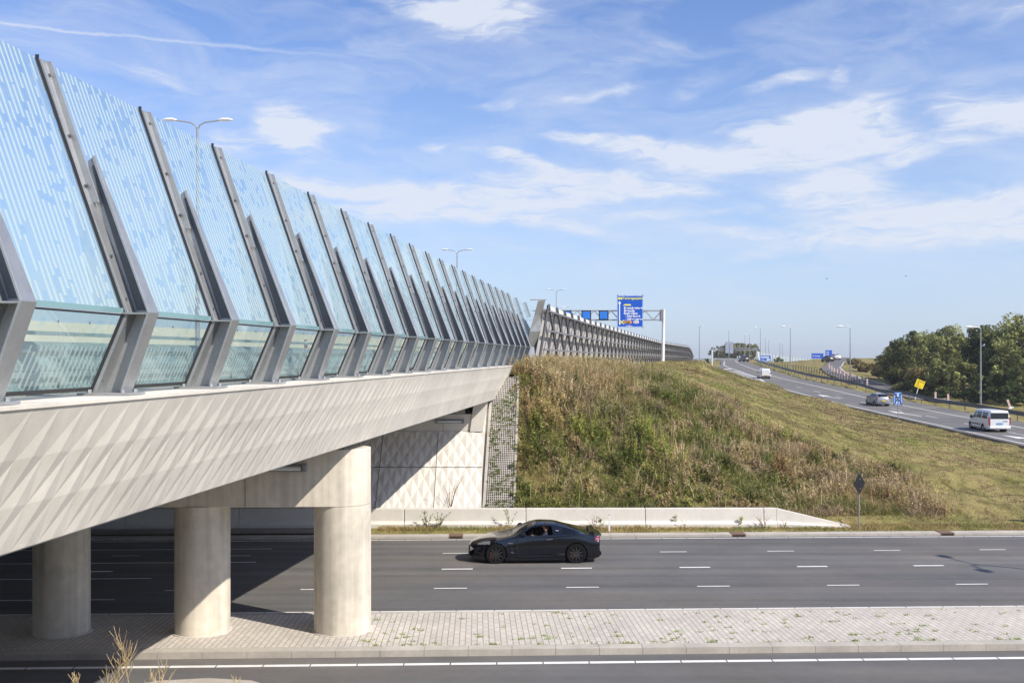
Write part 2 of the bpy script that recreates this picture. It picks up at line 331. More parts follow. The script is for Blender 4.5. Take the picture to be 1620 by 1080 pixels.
# ------------------------------------------------------------------ mesh helpers
def link(o, parent=None):
    C.objects.link(o)
    if parent is not None: o.parent = parent
    return o
def tag(o, label=None, cat=None, group=None, kind=None):
    if label: o['label'] = label
    if cat: o['category'] = cat
    if group: o['group'] = group
    if kind: o['kind'] = kind
    return o
def thing(name, label, cat, loc=(0, 0, 0), rot=(0, 0, 0), group=None):
    o = bpy.data.objects.new(name, None); o.empty_display_size = .3; C.objects.link(o)
    o.location = loc; o.rotation_euler = rot; return tag(o, label, cat, group)
def copy_tree(o, parent=None):
    c = o.copy(); C.objects.link(c)
    if parent is not None: c.parent = parent
    for ch in list(o.children): copy_tree(ch, c)
    return c
class MB:
    def __init__(s): s.v = []; s.f = []; s.m = []; s.uv = None
    def add(s, vs, fs, mi=0):
        b = len(s.v); s.v += [tuple(v) for v in vs]; s.f += [tuple(b + i for i in f) for f in fs]; s.m += [mi] * len(fs); return s
    def box(s, c, d, rot=None, mi=0):
        hx, hy, hz = d[0] / 2, d[1] / 2, d[2] / 2
        vs = [Vector((x * hx, y * hy, z * hz)) for x in (-1, 1) for y in (-1, 1) for z in (-1, 1)]
        if rot is not None: 
            Rm = Euler(rot).to_matrix() if not isinstance(rot, Matrix) else rot
            vs = [Rm @ v for v in vs]
        vs = [v + Vector(c) for v in vs]
        return s.add(vs, [(0, 1, 3, 2), (4, 6, 7, 5), (0, 4, 5, 1), (2, 3, 7, 6), (0, 2, 6, 4), (1, 5, 7, 3)], mi)
    def hexa(s, p, mi=0):   # 8 points: bottom 4 ccw, top 4 ccw
        return s.add(p, [(3, 2, 1, 0), (4, 5, 6, 7), (0, 1, 5, 4), (1, 2, 6, 5), (2, 3, 7, 6), (3, 0, 4, 7)], mi)
    def bar(s, a, b, w, h=None, mi=0, up=(0, 0, 1)):
        a, b = Vector(a), Vector(b); h = h or w; d = (b - a).normalized(); u = Vector(up)
        if abs(d.dot(u)) > .98: u = Vector((0, 1, 0))
        sx = d.cross(u).normalized() * w / 2; sz = sx.cross(d).normalized() * h / 2
        p = [a - sx - sz, a + sx - sz, b + sx - sz, b - sx - sz, a - sx + sz, a + sx + sz, b + sx + sz, b - sx + sz]
        return s.hexa(p, mi)
    def tube(s, pts, rs, n=10, mi=0, cap=True):
        pts = [Vector(p) for p in pts]
        if isinstance(rs, (int, float)): rs = [rs] * len(pts)
        rings = []; b0 = len(s.v); prev = None
        for i, p in enumerate(pts):
            d = (pts[min(i + 1, len(pts) - 1)] - pts[max(i - 1, 0)]).normalized()
            u = prev if prev is not None else (Vector((0, 0, 1)) if abs(d.z) < .9 else Vector((1, 0, 0)))
            sx = d.cross(u)
            if sx.length < 1e-4: sx = d.cross(Vector((1, .3, 0)))
            sx.normalize(); sy = sx.cross(d).normalized(); prev = sy
            s.v += [tuple(p + (sx * math.cos(2 * math.pi * k / n) + sy * math.sin(2 * math.pi * k / n)) * rs[i]) for k in range(n)]
        for i in range(len(pts) - 1):
            for k in range(n):
                a = b0 + i * n + k; b = b0 + i * n + (k + 1) % n
                s.f.append((a, b, b + n, a + n)); s.m.append(mi)
        if cap:
            s.f.append(tuple(b0 + k for k in range(n))[::-1]); s.m.append(mi)
            s.f.append(tuple(b0 + (len(pts) - 1) * n + k for k in range(n))); s.m.append(mi)
        return s
    def prism(s, poly, fn0, fn1, mi=0):   # poly of 2D points, two functions mapping to the two end faces
        n = len(poly); vs = [fn0(p) for p in poly] + [fn1(p) for p in poly]
        fs = [tuple(range(n))[::-1], tuple(range(n, 2 * n))] + [(i, (i + 1) % n, n + (i + 1) % n, n + i) for i in range(n)]
        return s.add(vs, fs, mi)
    def build(s, name, mats, parent=None, smooth=False, world=False, label=None, fixn=True, bevel=0, uvs=None):
        vs = s.v
        if world and parent is not None:
            ox, oy, oz = parent.location; vs = [(v[0] - ox, v[1] - oy, v[2] - oz) for v in vs]
        me = bpy.data.meshes.new(name); me.from_pydata(vs, [], s.f)
        if not isinstance(mats, (list, tuple)): mats = [mats]
        for m in mats: me.materials.append(m)
        if any(s.m): me.polygons.foreach_set('material_index', s.m)
        if smooth: me.polygons.foreach_set('use_smooth', [True] * len(me.polygons))
        if uvs is not None:
            l = me.uv_layers.new(name='UVMap'); 
            for lp in me.loops: l.data[lp.index].uv = uvs[lp.vertex_index]
        me.update()
        if fixn:
            bm = bmesh.new(); bm.from_mesh(me); bmesh.ops.recalc_face_normals(bm, faces=bm.faces); bm.to_mesh(me); bm.free()
        o = bpy.data.objects.new(name, me); link(o, parent)
        if bevel:
            b = o.modifiers.new('bevel', 'BEVEL'); b.width = bevel; b.segments = 2; b.limit_method = 'ANGLE'; b.angle_limit = R(40)
        if smooth: 
            try: me.set_sharp_from_angle(angle=R(35))
            except Exception: pass
        if label: o['label'] = label
        return o
def mesh_np(name, V, faces, mats, col=None, parent=None, smooth=False):
    """fast mesh from numpy: V (n,3); faces list of (m,k) int arrays"""
    me = bpy.data.meshes.new(name); me.vertices.add(len(V)); me.vertices.foreach_set('co', np.asarray(V, np.float32).ravel())
    idx = np.concatenate([f.ravel() for f in faces]); tot = np.concatenate([np.full(len(f), f.shape[1]) for f in faces])
    me.loops.add(len(idx)); me.loops.foreach_set('vertex_index', idx.astype(np.int32))
    me.polygons.add(len(tot)); st = np.concatenate([[0], np.cumsum(tot)[:-1]])
    me.polygons.foreach_set('loop_start', st.astype(np.int32))
    try: me.polygons.foreach_set('loop_total', tot.astype(np.int32))
    except Exception: pass
    if smooth: me.polygons.foreach_set('use_smooth', np.ones(len(tot), bool))
    me.update(calc_edges=True)
    if col is not None:
        a = me.color_attributes.new('Col', 'FLOAT_COLOR', 'POINT')
        a.data.foreach_set('color', np.concatenate([col, np.ones((len(col), 1))], 1).astype(np.float32).ravel())
    for m in (mats if isinstance(mats, (list, tuple)) else [mats]): me.materials.append(m)
    o = bpy.data.objects.new(name, me); return link(o, parent)
def P(px, py, Y):
    """the point at depth Y metres seen at image pixel (px, py)"""
    return Vector(((px - CX) * Y / F, Y, EYE - (py - CY) * Y / F))
def text_mesh(name, body, size, m, parent, loc, rot=(R(90), 0, 0), align='LEFT', bold=0.0, sx=1.0, depth=.01):
    cu = bpy.data.curves.new(name, 'FONT'); cu.body = body; cu.size = size; cu.align_x = align; cu.extrude = depth; cu.offset = bold
    t = bpy.data.objects.new('tmp', cu); C.objects.link(t); bpy.context.view_layer.update()
    me = bpy.data.meshes.new_from_object(t.evaluated_get(bpy.context.evaluated_depsgraph_get()))
    bpy.data.objects.remove(t); me.materials.clear(); me.materials.append(m)
    o = bpy.data.objects.new(name, me); link(o, parent); o.location = loc; o.rotation_euler = rot; o.scale = (sx, 1, 1); return o
def vnoise(x, y, seed=0):
    """smooth value noise in numpy"""
    def h(i, j): 
        n = np.sin(i * 127.1 + j * 311.7 + seed * 74.7) * 43758.5453; return n - np.floor(n)
    xi, yi = np.floor(x), np.floor(y); xf, yf = x - xi, y - yi; u, v = xf * xf * (3 - 2 * xf), yf * yf * (3 - 2 * yf)
    return (h(xi, yi) * (1 - u) + h(xi + 1, yi) * u) * (1 - v) + (h(xi, yi + 1) * (1 - u) + h(xi + 1, yi + 1) * u) * v
def fbm(x, y, seed=0, o=4):
    s = 0; a = .5
    for k in range(o): s = s + a * vnoise(x * 2 ** k, y * 2 ** k, seed + k); a *= .5
    return s / (1 - .5 ** o)

# ------------------------------------------------------------------ the road under the bridge
SR = 0.034                                           # the road runs a little away to the right
def RY(yp, X): return yp + SR * X                    # yp: distance across the road, X along it
def roadh(yp):                                       # height of the road surface, falls away from the camera
    return EYE - (7.01 + .034 * (yp - 30.14)) if yp > 25 else EYE - 6.83
def strip(name, y0, y1, x0, x1, dz, m, kind='structure', n=24, zf=roadh, parent=None):
    b = MB(); xs = np.linspace(x0, x1, n + 1)
    for i in range(n):
        a, c = xs[i], xs[i + 1]
        b.add([(a, RY(y0, a), zf(y0) + dz), (c, RY(y0, c), zf(y0) + dz), (c, RY(y1, c), zf(y1) + dz), (a, RY(y1, a), zf(y1) + dz)], [(0, 1, 2, 3)])
    o = b.build(name, m, parent, fixn=False)
    if kind: tag(o, kind=kind)
    return o
X0, X1 = -140, 160
strip('road', 26.55, 40.25, X0, X1, 0, M_ASPH)
strip('near_road', 11.5, 22.72, X0, X1, 0, M_ASPH)
def dashes(b, yc, w, x_first, dash, period, x0, x1, dz=.005):
    k = math.floor((x0 - x_first) / period)
    while True:
        a = x_first + k * period; k += 1
        if a > x1: break
        if a + dash < x0: continue
        b.add([(a, RY(yc - w / 2, a), roadh(yc - w / 2) + dz), (a + dash, RY(yc - w / 2, a + dash), roadh(yc - w / 2) + dz),
               (a + dash, RY(yc + w / 2, a + dash), roadh(yc + w / 2) + dz), (a, RY(yc + w / 2, a), roadh(yc + w / 2) + dz)], [(0, 1, 2, 3)])
def x_at(px, yp): # X for a column of the photograph on the road line yp
    t = (px - CX) / F; return yp * t / (1 - SR * t)
mk = MB()
dashes(mk, 39.9, .13, x_at(600, 39.8), 1.0, 1.03, -45, 60)                     # far edge line with narrow breaks
dashes(mk, 36.6, .10, x_at(1044, 36.6), 1.0, 4.0, x_at(690, 36.6), X1)
dashes(mk, 33.37, .16, x_at(1075, 33.37), 1.04, 4.0, x_at(620, 33.4), X1)
dashes(mk, 30.14, .10, x_at(1103, 30.14), 1.0, 4.0, x_at(470, 30.1), X1)
dashes(mk, 27.03, .11, x_at(600, 26.8), 1.0, 1.03, -45, 60)
dashes(mk, 22.15, .15, x_at(566, 22.15), 1.0, 1.03, -45, 60)
# under the bridge: solid lines, short lines
for yc, w, a, e in ((37.9, .10, X0, x_at(430, 37.9)), (35.0, .12, X0, x_at(405, 35)), (36.55, .09, x_at(176, 36.5), x_at(221, 36.5)), (36.4, .09, x_at(362, 36.4), x_at(396, 36.4)),
                    (32.1, .12, X0, x_at(239, 32.1)), (28.9, .10, X0, x_at(181, 28.9)), (30.14, .09, x_at(260, 30.1), x_at(278, 30.1)), (33.4, .2, x_at(140, 33.4), x_at(178, 33.4))):
    dashes(mk, yc, w, a, e - a, 1000, a, a + 1)
o = mk.build('road_markings', M_LINE, fixn=False); tag(o, kind='structure')
# near road: pale traffic island at the bottom edge of the view
gi = MB()
poly = [(-9.0, 19.3), (-7.4, 20.68), (-6.35, 20.86), (-5.4, 20.7), (-3.0, 18.8)]
gi.prism(poly, lambda p: (p[0], p[1], roadh(20) + .004), lambda p: (p[0], p[1], roadh(20) + .10)); o = gi.build('traffic_island', M_KERB, bevel=.02); tag(o, kind='structure')

# median: kerbs + clinker paving
MEDH = .13
def kerb_row(name, y0, y1, ztop, label, seg=1.0, xs=(-45, 60), m=M_KERB):
    b = MB(); x = xs[0]
    while x < xs[1]:
        a, c = x + .004, x + seg - .004; zb = min(roadh(y0), roadh(y1)) - .12; zt = max(roadh(y0), roadh(y1)) + ztop + random.uniform(-.003, .003)
        b.hexa([(a, RY(y0, a), zb), (c, RY(y0, c), zb), (c, RY(y1, c), zb), (a, RY(y1, a), zb), (a, RY(y0, a), zt), (c, RY(y0, c), zt), (c, RY(y1, c), zt), (a, RY(y1, a), zt)])
        x += seg
    o = b.build(name, m); return tag(o, kind='structure')
kerb_row('kerb_median_far', 26.40, 26.55, .10, '')
kerb_row('kerb_median_near', 22.72, 23.06, .15, '', 1.0)
def medz(y): t = (y - 23.06) / (26.4 - 23.06); return roadh(22) + .14 + t * (roadh(26.5) + .095 - roadh(22) - .14)
strip('pavement_median', 23.05, 26.41, X0, X1, 0, M_PAVE, zf=medz)
# verge beyond the far kerb
kerb_row('kerb_far', 40.25, 40.80, .09, '', 1.0, (-60, 70))
strip('pavement_verge', 40.80, 42.4, -60, -6.1, .17, mat('grey_slabs', (.30, .275, .245), .9, 0, .2, 1.5), n=12)
# far kerb gully grates are things
def gully(px):
    X = x_at(px, 40.5); t = thing('gully_grate', {722: 'rusty cast iron kerb gully left of the black coupe', 1167: 'rusty cast iron kerb gully near the wedge end of the low concrete wall', 1495: 'rusty cast iron kerb gully farthest right along the far kerb'}[px], 'drain', (X, RY(40.34, X), roadh(40.4) + .10), (0, 0, SR), 'kerb gullies along the far kerb')
    b = MB(); b.box((0, .18, .0), (.56, .5, .03)); b.box((0, -.095, -.05), (.56, .03, .12)); b.build('frame', M_RUST, t)
    for k in range(6): g = MB(); g.box((-.2 + .08 * k, -.115, -.045), (.045, .02, .07)); g.build('slot', M_BLACK, t)
for p_ in (722, 1167, 1495): gully(p_)

# ------------------------------------------------------------------ ramp and motorway courses
RS = np.array([[41.6, 33.4, 34.6, 41.2, 47, 7.16, 34.6], [52, 36.0, 37.0, 43.5, 47.4, 6.93, 37.0], [75.5, 38.2, 38.8, 45.3, 48.6, 6.66, 38.8], [91, 39.2, 39.9, 46.4, 49.6, 6.53, 39.9], [103, 39.7, 40.3, 46.8, 50, 6.34, 40.3],
               [129, 39.4, 40.1, 46.6, 50, 5.57, 40.1], [153, 39.5, 40.2, 46.8, 50.2, 4.66, 40.3], [185, 40.9, 41.6, 49.0, 52.3, 3.87, 45.2], [200, 42.1, 42.9, 50.6, 54.0, 3.42, 46.6],
               [215, 44.2, 45.0, 52.6, 56, 3.02, 48.3], [230, 47.0, 48.8, 54.8, 58.2, 2.70, 50.1], [245, 51.0, 51.9, 57.2, 60.6, 2.45, 52.4], [300, 62.8, 63.8, 67.5, 71, 1.75, 64.0], [400, 84, 85, 91, 94, 1.6, 85]])
def rs(Y, k):
    ys = RS[:, 0]; v = RS[:, k]
    i = np.clip(np.searchsorted(ys, Y) - 1, 0, len(ys) - 2); t = (Y - ys[i]) / (ys[i + 1] - ys[i])
    m = np.gradient(v, ys); h = ys[i + 1] - ys[i]
    return ((2 * t**3 - 3 * t**2 + 1) * v[i] + (t**3 - 2 * t**2 + t) * h * m[i] + (-2 * t**3 + 3 * t**2) * v[i + 1] + (t**3 - t**2) * h * m[i + 1])
def ramp_z(Y): return EYE - rs(Y, 5)
def barx(Y):   # foot line of the lattice barrier
    return -5.1 + .1206 * Y if Y < 60 else 2.136 + .235 * (Y - 60)
def decz(Y): return EYE - (.62 if Y < 140 else .62 + (Y - 140) * .0065)

# ------------------------------------------------------------------ terrain
ctl = []
def cp(x, y, h): ctl.append((x, y, h))
for X in range(-60, 121, 12): cp(X, 41.0 + SR * X, 7.32)
for X in range(-60, 121, 10):
    if X > 16: cp(X, 43.4 + SR * X, 7.2)
for X in (0.2, 2, 4, 6, 8, 10, 11): cp(X, 43.45, 6.62)
for X in (12.5, 14, 16): cp(X, 43.7, 7.0)
for Y, h in ((44.3, 5.6), (45.4, 4.4), (46.6, 3.1), (47.7, 1.95), (48.5, 1.15), (50.5, .85), (55, .8)): cp(.3, Y, h); cp(-1.0, Y + .2, h)
for x, y, h in ((3, 45, 5.3), (3, 48, 3.0), (3, 51, 1.4), (3, 56, .95), (6, 46, 5.1), (6, 50, 2.9), (6, 55, 1.5), (6, 62, 1.0), (10, 46, 5.6), (10, 50, 4.0), (10, 56, 2.5), (10, 64, 1.6), (10, 74, 1.05),
                (15.6, 44.5, 6.8), (15.6, 50, 5.7), (15.6, 57, 4.5), (15.6, 66, 3.4), (15.6, 80, 2.2), (15.6, 100, 1.15), (20, 47, 6.9), (20, 51.7, 6.15), (20, 60, 5.5), (20, 80, 4.2), (20, 100, 2.7), (20, 120, 1.3),
                (27, 47, 7.15), (27, 60, 6.6), (27, 80, 5.7), (27, 100, 4.6), (27, 125, 2.9), (33, 60, 6.9), (33, 80, 6.35), (33, 100, 5.6), (33, 125, 4.2), (33, 150, 2.6), (38, 170, 3.3),
                (20.7, 134, .72), (22.5, 136, .85), (24, 128, 1.05), (30, 160, .95), (36, 185, 1.1), (-14, 60, .9), (-30, 80, .9), (-60, 100, .9), (-60, 50, 1.5),
                (39, 210, 1.9), (42, 228, 1.5), (50, 270, 1.7), (8, 60, 1.15), (5, 72, .9)): cp(x, y, h)
for Y in (70, 90, 110, 130, 160, 190, 220): cp(barx(Y) + .7, Y, EYE - decz(Y) + .12); cp(barx(Y) - 10, Y, EYE - decz(Y) + .35); cp(barx(Y) - 40, Y, EYE - decz(Y) + .35)
for Y in (52, 75, 91, 103, 129, 153, 170, 185, 200, 215, 230, 245, 270, 300, 350, 400):
    h = float(rs(Y, 5)); cp(float(rs(Y, 1)) - .8, Y, h + .10); cp(float(rs(Y, 4)) + .8, Y, h + .10); cp(float(rs(Y, 4)) + 4.5, Y, h + .45 if Y < 140 else h + .1)
for x, y, h in ((64, 60, 7.2), (64, 90, 6.9), (90, 60, 7.2), (90, 90, 6.9), (120, 110, 6.8), (64, 110, 6.6), (62, 130, 6.35), (80, 130, 6.5), (60, 150, 5.7), (76, 160, 5.6), (100, 160, 6.4), (160, 120, 6.8), (160, 200, 6.4),
                (66, 180, 4.0), (76, 185, 4.2), (95, 200, 4.6), (70, 210, 2.8), (80, 240, 1.7), (88, 260, .5), (98, 262, .6), (92, 275, .5), (115, 262, 3.2), (76, 300, 2.2), (100, 330, 3.3), (78, 318, 2.4), (90, 300, 2.7), (120, 360, 3.8), (81, 340, 2.4), (100, 400, 3.6), (170, 500, 5), (140, 460, 4.8), (190, 600, 6.8), (250, 300, 5), (330, 200, 6.8),
                (-100, 300, 1.6), (0, 300, 1.6), (60, 600, 4), (-200, 600, 3), (120, 900, 7), (0, 900, 6), (400, 900, 7.5), (120, 500, 4.6), (400, 400, 6), (-300, 900, 2), (160, 60, 7.2), (330, 60, 7.3)): cp(x, y, h)
ctl = np.array(ctl, float)
def rbf_fit(c, s=.02):
    d = np.sqrt(((c[:, None, :2] - c[None, :, :2]) ** 2).sum(2) + .5)
    A = np.zeros((len(c) + 3,) * 2); n = len(c); A[:n, :n] = d + 0 * np.eye(n) - s * np.eye(n)
    Q = np.c_[np.ones(n), c[:, 0] / 100, c[:, 1] / 100]; A[:n, n:] = Q; A[n:, :n] = Q.T
    return np.linalg.solve(A, np.r_[c[:, 2], 0, 0, 0])
RW = rbf_fit(ctl)
def terr(X, Y, carve=True):
    X = np.asarray(X, float); Y = np.asarray(Y, float); sh = X.shape; x, y = X.ravel(), Y.ravel(); h = np.empty(len(x))
    for a in range(0, len(x), 20000):
        sl = slice(a, a + 20000)
        d = np.sqrt((x[sl, None] - ctl[None, :, 0]) ** 2 + (y[sl, None] - ctl[None, :, 1]) ** 2 + .5)
        h[sl] = d @ RW[:len(ctl)] + RW[-3] + RW[-2] * x[sl] / 100 + RW[-1] * y[sl] / 100
    h = np.maximum(h, .62)
    yq = y - SR * x; h = np.where(yq < 42.7, np.clip(h, 7.28, 7.36), h); h = np.where((x < 0) & (y < 46), np.maximum(h, 7.28), h)
    bank = np.clip((y - 43.5) / 3, 0, 1) * np.clip((.0 + x + 2) / 3, 0, 1)
    h = h + bank * ((fbm(x * .5, y * .5, 3) - .5) * .9 * np.clip((75 - y) / 20, .5, 1) + (fbm(x * 1.7, y * 1.7, 9) - .5) * .26 * (y < 80))
    if carve:
        rl, rr, rh = rs(np.clip(y, 41.6, 399), 1), rs(np.clip(y, 41.6, 399), 4), rs(np.clip(y, 41.6, 399), 5)
        inside = (x > rl - .25) & (x < rr + .25) & (y > 42.4) & (y < 400)
        h = np.where(inside, rh + .22, h)
        near = ((x > rl - 2.5) & (x <= rl - .25) | (x >= rr + .25) & (x < rr + 2.5)) & (y > 42.4) & (y < 400)
        h = np.where(near, np.maximum(h, rh + .03), h)
        # motorway strip stays under its surface
        bx = np.where(y < 60, -5.1 + .1206 * y, 2.136 + .235 * (y - 60))
        dz = np.where(y < 140, .62, .62 + (y - 140) * .0065)
        h = np.where((x < bx + .3) & (y > 48.5), np.maximum(h, dz + .2), h)
    return (EYE - h).reshape(sh)
# embankment sheet
def grow(a, b, s0, k):
    r = [a]; s = s0
    while r[-1] < b: r.append(r[-1] + s); s *= k
    return r
gx = [-x for x in grow(1.2, 300, 1.2, 1.18)][::-1] + list(np.arange(0.12, 62, .7)) + grow(62.3, 420, .9, 1.045)
gy = list(np.arange(0, 28, .5)) + list(np.arange(28, 110, .9)) + grow(110, 900, 1.0, 1.014)
GX, GY = np.meshgrid(gx, gy); GY = GY + 40.86
GY = np.where(GY < 52, GY + SR * GX * np.clip((52 - GY) / 9, 0, 1), GY)
GZ = terr(GX, GY)
ny, nx = GX.shape; I = np.arange(ny * nx).reshape(ny, nx)
fc = np.stack([I[:-1, :-1], I[:-1, 1:], I[1:, 1:], I[1:, :-1]], -1).reshape(-1, 4)
cxm = GX.ravel()[fc].mean(1); cym = GY.ravel()[fc].mean(1)
keep = ~((cxm < .12) & (cym < 49.2 + 0.03 * cxm) & (cym - SR * cxm > 42.4))
fc = fc[keep]
o = mesh_np('embankment', np.stack([GX.ravel(), GY.ravel(), GZ.ravel()], 1), [fc], M_SOIL, smooth=True); tag(o, kind='structure')
# the big sheet under everything, out to the horizon
b = MB(); b.add([(-2500, -300, -1.6), (2500, -300, -1.6), (2500, 3000, -1.6), (-2500, 3000, -1.6)], [(0, 1, 2, 3)]); o = b.build('ground', M_SOIL, fixn=False); tag(o, kind='structure')
# bank on which the camera stands
b = MB(); prof = [(-40, 5.2), (1.5, 5.15), (3, 4.9), (7.5, 2.2), (11.2, .08), (11.6, .02)]
for i in range(len(prof) - 1):
    for k in range(12):
        xa, xb = -60 + 10 * k, -50 + 10 * k
        b.add([(xa, prof[i][0], prof[i][1]), (xb, prof[i][0], prof[i][1]), (xb, prof[i + 1][0], prof[i + 1][1]), (xa, prof[i + 1][0], prof[i + 1][1])], [(0, 1, 2, 3)])
o = b.build('near_bank', M_SOIL, fixn=False); tag(o, kind='structure')

# ramp surface
def ramp_strip(name, latf0, latf1, y0, y1, dz, m, n=60, skirt=False, kind='structure'):
    b = MB(); ys = np.linspace(y0, y1, n + 1)
    for i in range(n):
        a, c = ys[i], ys[i + 1]
        b.add([(latf0(a), a, ramp_z(a) + dz), (latf1(a), a, ramp_z(a) + dz), (latf1(c), c, ramp_z(c) + dz), (latf0(c), c, ramp_z(c) + dz)], [(0, 1, 2, 3)])
        if skirt:
            for f in (latf0, latf1): b.add([(f(a), a, ramp_z(a) + dz), (f(c), c, ramp_z(c) + dz), (f(c), c, ramp_z(c) - .4), (f(a), a, ramp_z(a) - .4)], [(0, 1, 2, 3)])
    return b, name, m, kind
def fin(t): o = t[0].build(t[1], t[2], fixn=False); tag(o, kind=t[3]); return o
fin(ramp_strip('ramp_road', lambda Y: rs(Y, 1), lambda Y: rs(Y, 4), 41.7, 399, 0, M_ASPH2, 165, True))
rm = MB()
def ramp_mark(f0, f1, y0, y1, n):
    t = ramp_strip('', f0, f1, y0, y1, .006, M_LINE, n); rm.add(t[0].v, t[0].f)
ramp_mark(lambda Y: rs(Y, 2), lambda Y: rs(Y, 2) + .17, 46, 216, 84)
ramp_mark(lambda Y: rs(Y, 3), lambda Y: rs(Y, 3) + .17, 46, 395, 124)
ramp_mark(lambda Y: rs(Y, 6), lambda Y: rs(Y, 6) + .2, 153, 395, 90)
for Y in np.arange(64, 152, 9.5): ramp_mark(lambda Y_: rs(Y_, 2) + 3.3, lambda Y_: rs(Y_, 2) + 3.42, Y, Y + 3.2, 3)
Y = 156.0                                            # chevrons of the gore
while Y < 212:
    xl, xr = float(rs(Y, 2)) + .17, float(rs(Y, 6)); 
    if xr - xl > .4:
        y2 = Y - (xr - xl) * .9
        rm.add([(xl, Y, ramp_z(Y) + .006), (xr, y2, ramp_z(y2) + .006), (xr, y2 + 1.3, ramp_z(y2 + 1.3) + .006), (xl, Y + 1.3, ramp_z(Y + 1.3) + .006)], [(0, 1, 2, 3)])
    Y += 4.6
rm.add([(rs(214, 2), 214, ramp_z(214) + .006), (rs(222, 6) - .2, 221, ramp_z(221) + .006), (rs(222, 6), 223.5, ramp_z(223.5) + .006), (rs(214, 2), 217, ramp_z(217) + .006)], [(0, 1, 2, 3)])
for Yc in (79.5, 108, 133):                           # lane-drop arrows
    L_ = 7.5; xc = float(rs(Yc, 2)) + 1.9
    def q(u, v): y = Yc + v; return (xc + u, y, ramp_z(y) + .007)
    rm.add([q(.55, -L_ / 2), q(.75, -L_ / 2), q(.25, 1.2), q(0, 1.2)], [(0, 1, 2, 3)])
    rm.add([q(-.35, .4), q(.75, .9), q(-.1, L_ / 2)], [(0, 1, 2)])
o = rm.build('ramp_markings', M_LINE, fixn=False); tag(o, kind='structure')

# motorway deck surface (runs over the bridge and on behind the barrier)
b = MB(); ys = list(range(-12, 60, 6)) + list(range(60, 420, 10))
for i in range(len(ys) - 1):
    a, c = ys[i], ys[i + 1]
    b.add([(barx(a) - 1.6, a, decz(a)), (barx(c) - 1.6, c, decz(c)), (barx(c) - 29, c, decz(c)), (barx(a) - 29, a, decz(a))], [(0, 1, 2, 3)])
o = b.build('motorway', M_ASPH2, fixn=True); tag(o, kind='structure')
# second road beyond the guardrail, climbing the hillside
sec = [P(1500, 648, 128), P(1440, 634, 140), P(1410, 623, 150), P(1378, 612, 163), P(1345, 599, 178), P(1323, 588, 197), P(1314, 581.5, 217), P(1322, 577, 240), P(1345, 573, 270)]
def course(pts, w, name, m, dz=.15, n=6):
    b = MB(); pp = []
    for i in range(len(pts) - 1):
        for k in range(n): pp.append(pts[i].lerp(pts[i + 1], k / n))
    pp.append(pts[-1]); pv = []
    for i, p in enumerate(pp):
        d = (pp[min(i + 2, len(pp) - 1)] - pp[max(i - 2, 0)]); d.z = 0; d.normalize(); s = Vector((d.y, -d.x, 0)) * w / 2
        row = []
        for q in (p - s, p + s):
            z = max(float(terr(np.array([q.x]), np.array([q.y]))[0]), float(terr(np.array([p.x]), np.array([p.y]))[0])) + dz; row.append((q.x, q.y, z))
        pv.append(row)
    for i in range(len(pv) - 1): b.add([pv[i][0], pv[i][1], pv[i + 1][1], pv[i + 1][0]], [(0, 1, 2, 3)])
    o = b.build(name, m, fixn=False); tag(o, kind='structure'); return pv
sv = course(sec, 4.2, 'side_road', M_ASPH)
b = MB()
for i in range(len(sv) - 1):
    for k, s in ((1, -1),):
        p, q = Vector(sv[i][k]), Vector(sv[i + 1][k]); o_ = (Vector(sv[i][1]) - Vector(sv[i][0])).normalized() * .18
        b.add([p - o_, p - 2 * o_, q - 2 * o_, q - o_], [(0, 1, 2, 3)])
b.v = [(v[0], v[1], v[2] + .03) for v in b.v]
o = b.build('side_road_markings', M_LINE, fixn=False); tag(o, kind='structure')

# ------------------------------------------------------------------ the bridge
# bridge coordinates: A = metres to the left of the camera's line, Y = along, z = above the camera
def B(A, Y, z): return (-A + .1206 * Y, Y, EYE + z)
bridge = thing('road_bridge', 'pale concrete motorway bridge with faceted fascia crossing over the road on round columns', 'bridge', B(6.0, 24.7, -6.8))
def bb(mb, name, m, **k): return mb.build(name, m, bridge, world=True, **k)
# deck slab
b = MB(); YE = 49.0; YN = -14.0
sec_poly = [(6.25, -.52), (6.25, -.75), (6.72, -2.0), (7.3, -2.02), (34.6, -2.02), (35.2, -.52)]
b.prism(sec_poly, lambda p: B(p[0], YN, p[1] - .02), lambda p: B(p[0], YE - .05, p[1] - .02))
bb(b, 'deck', M_CONC2)
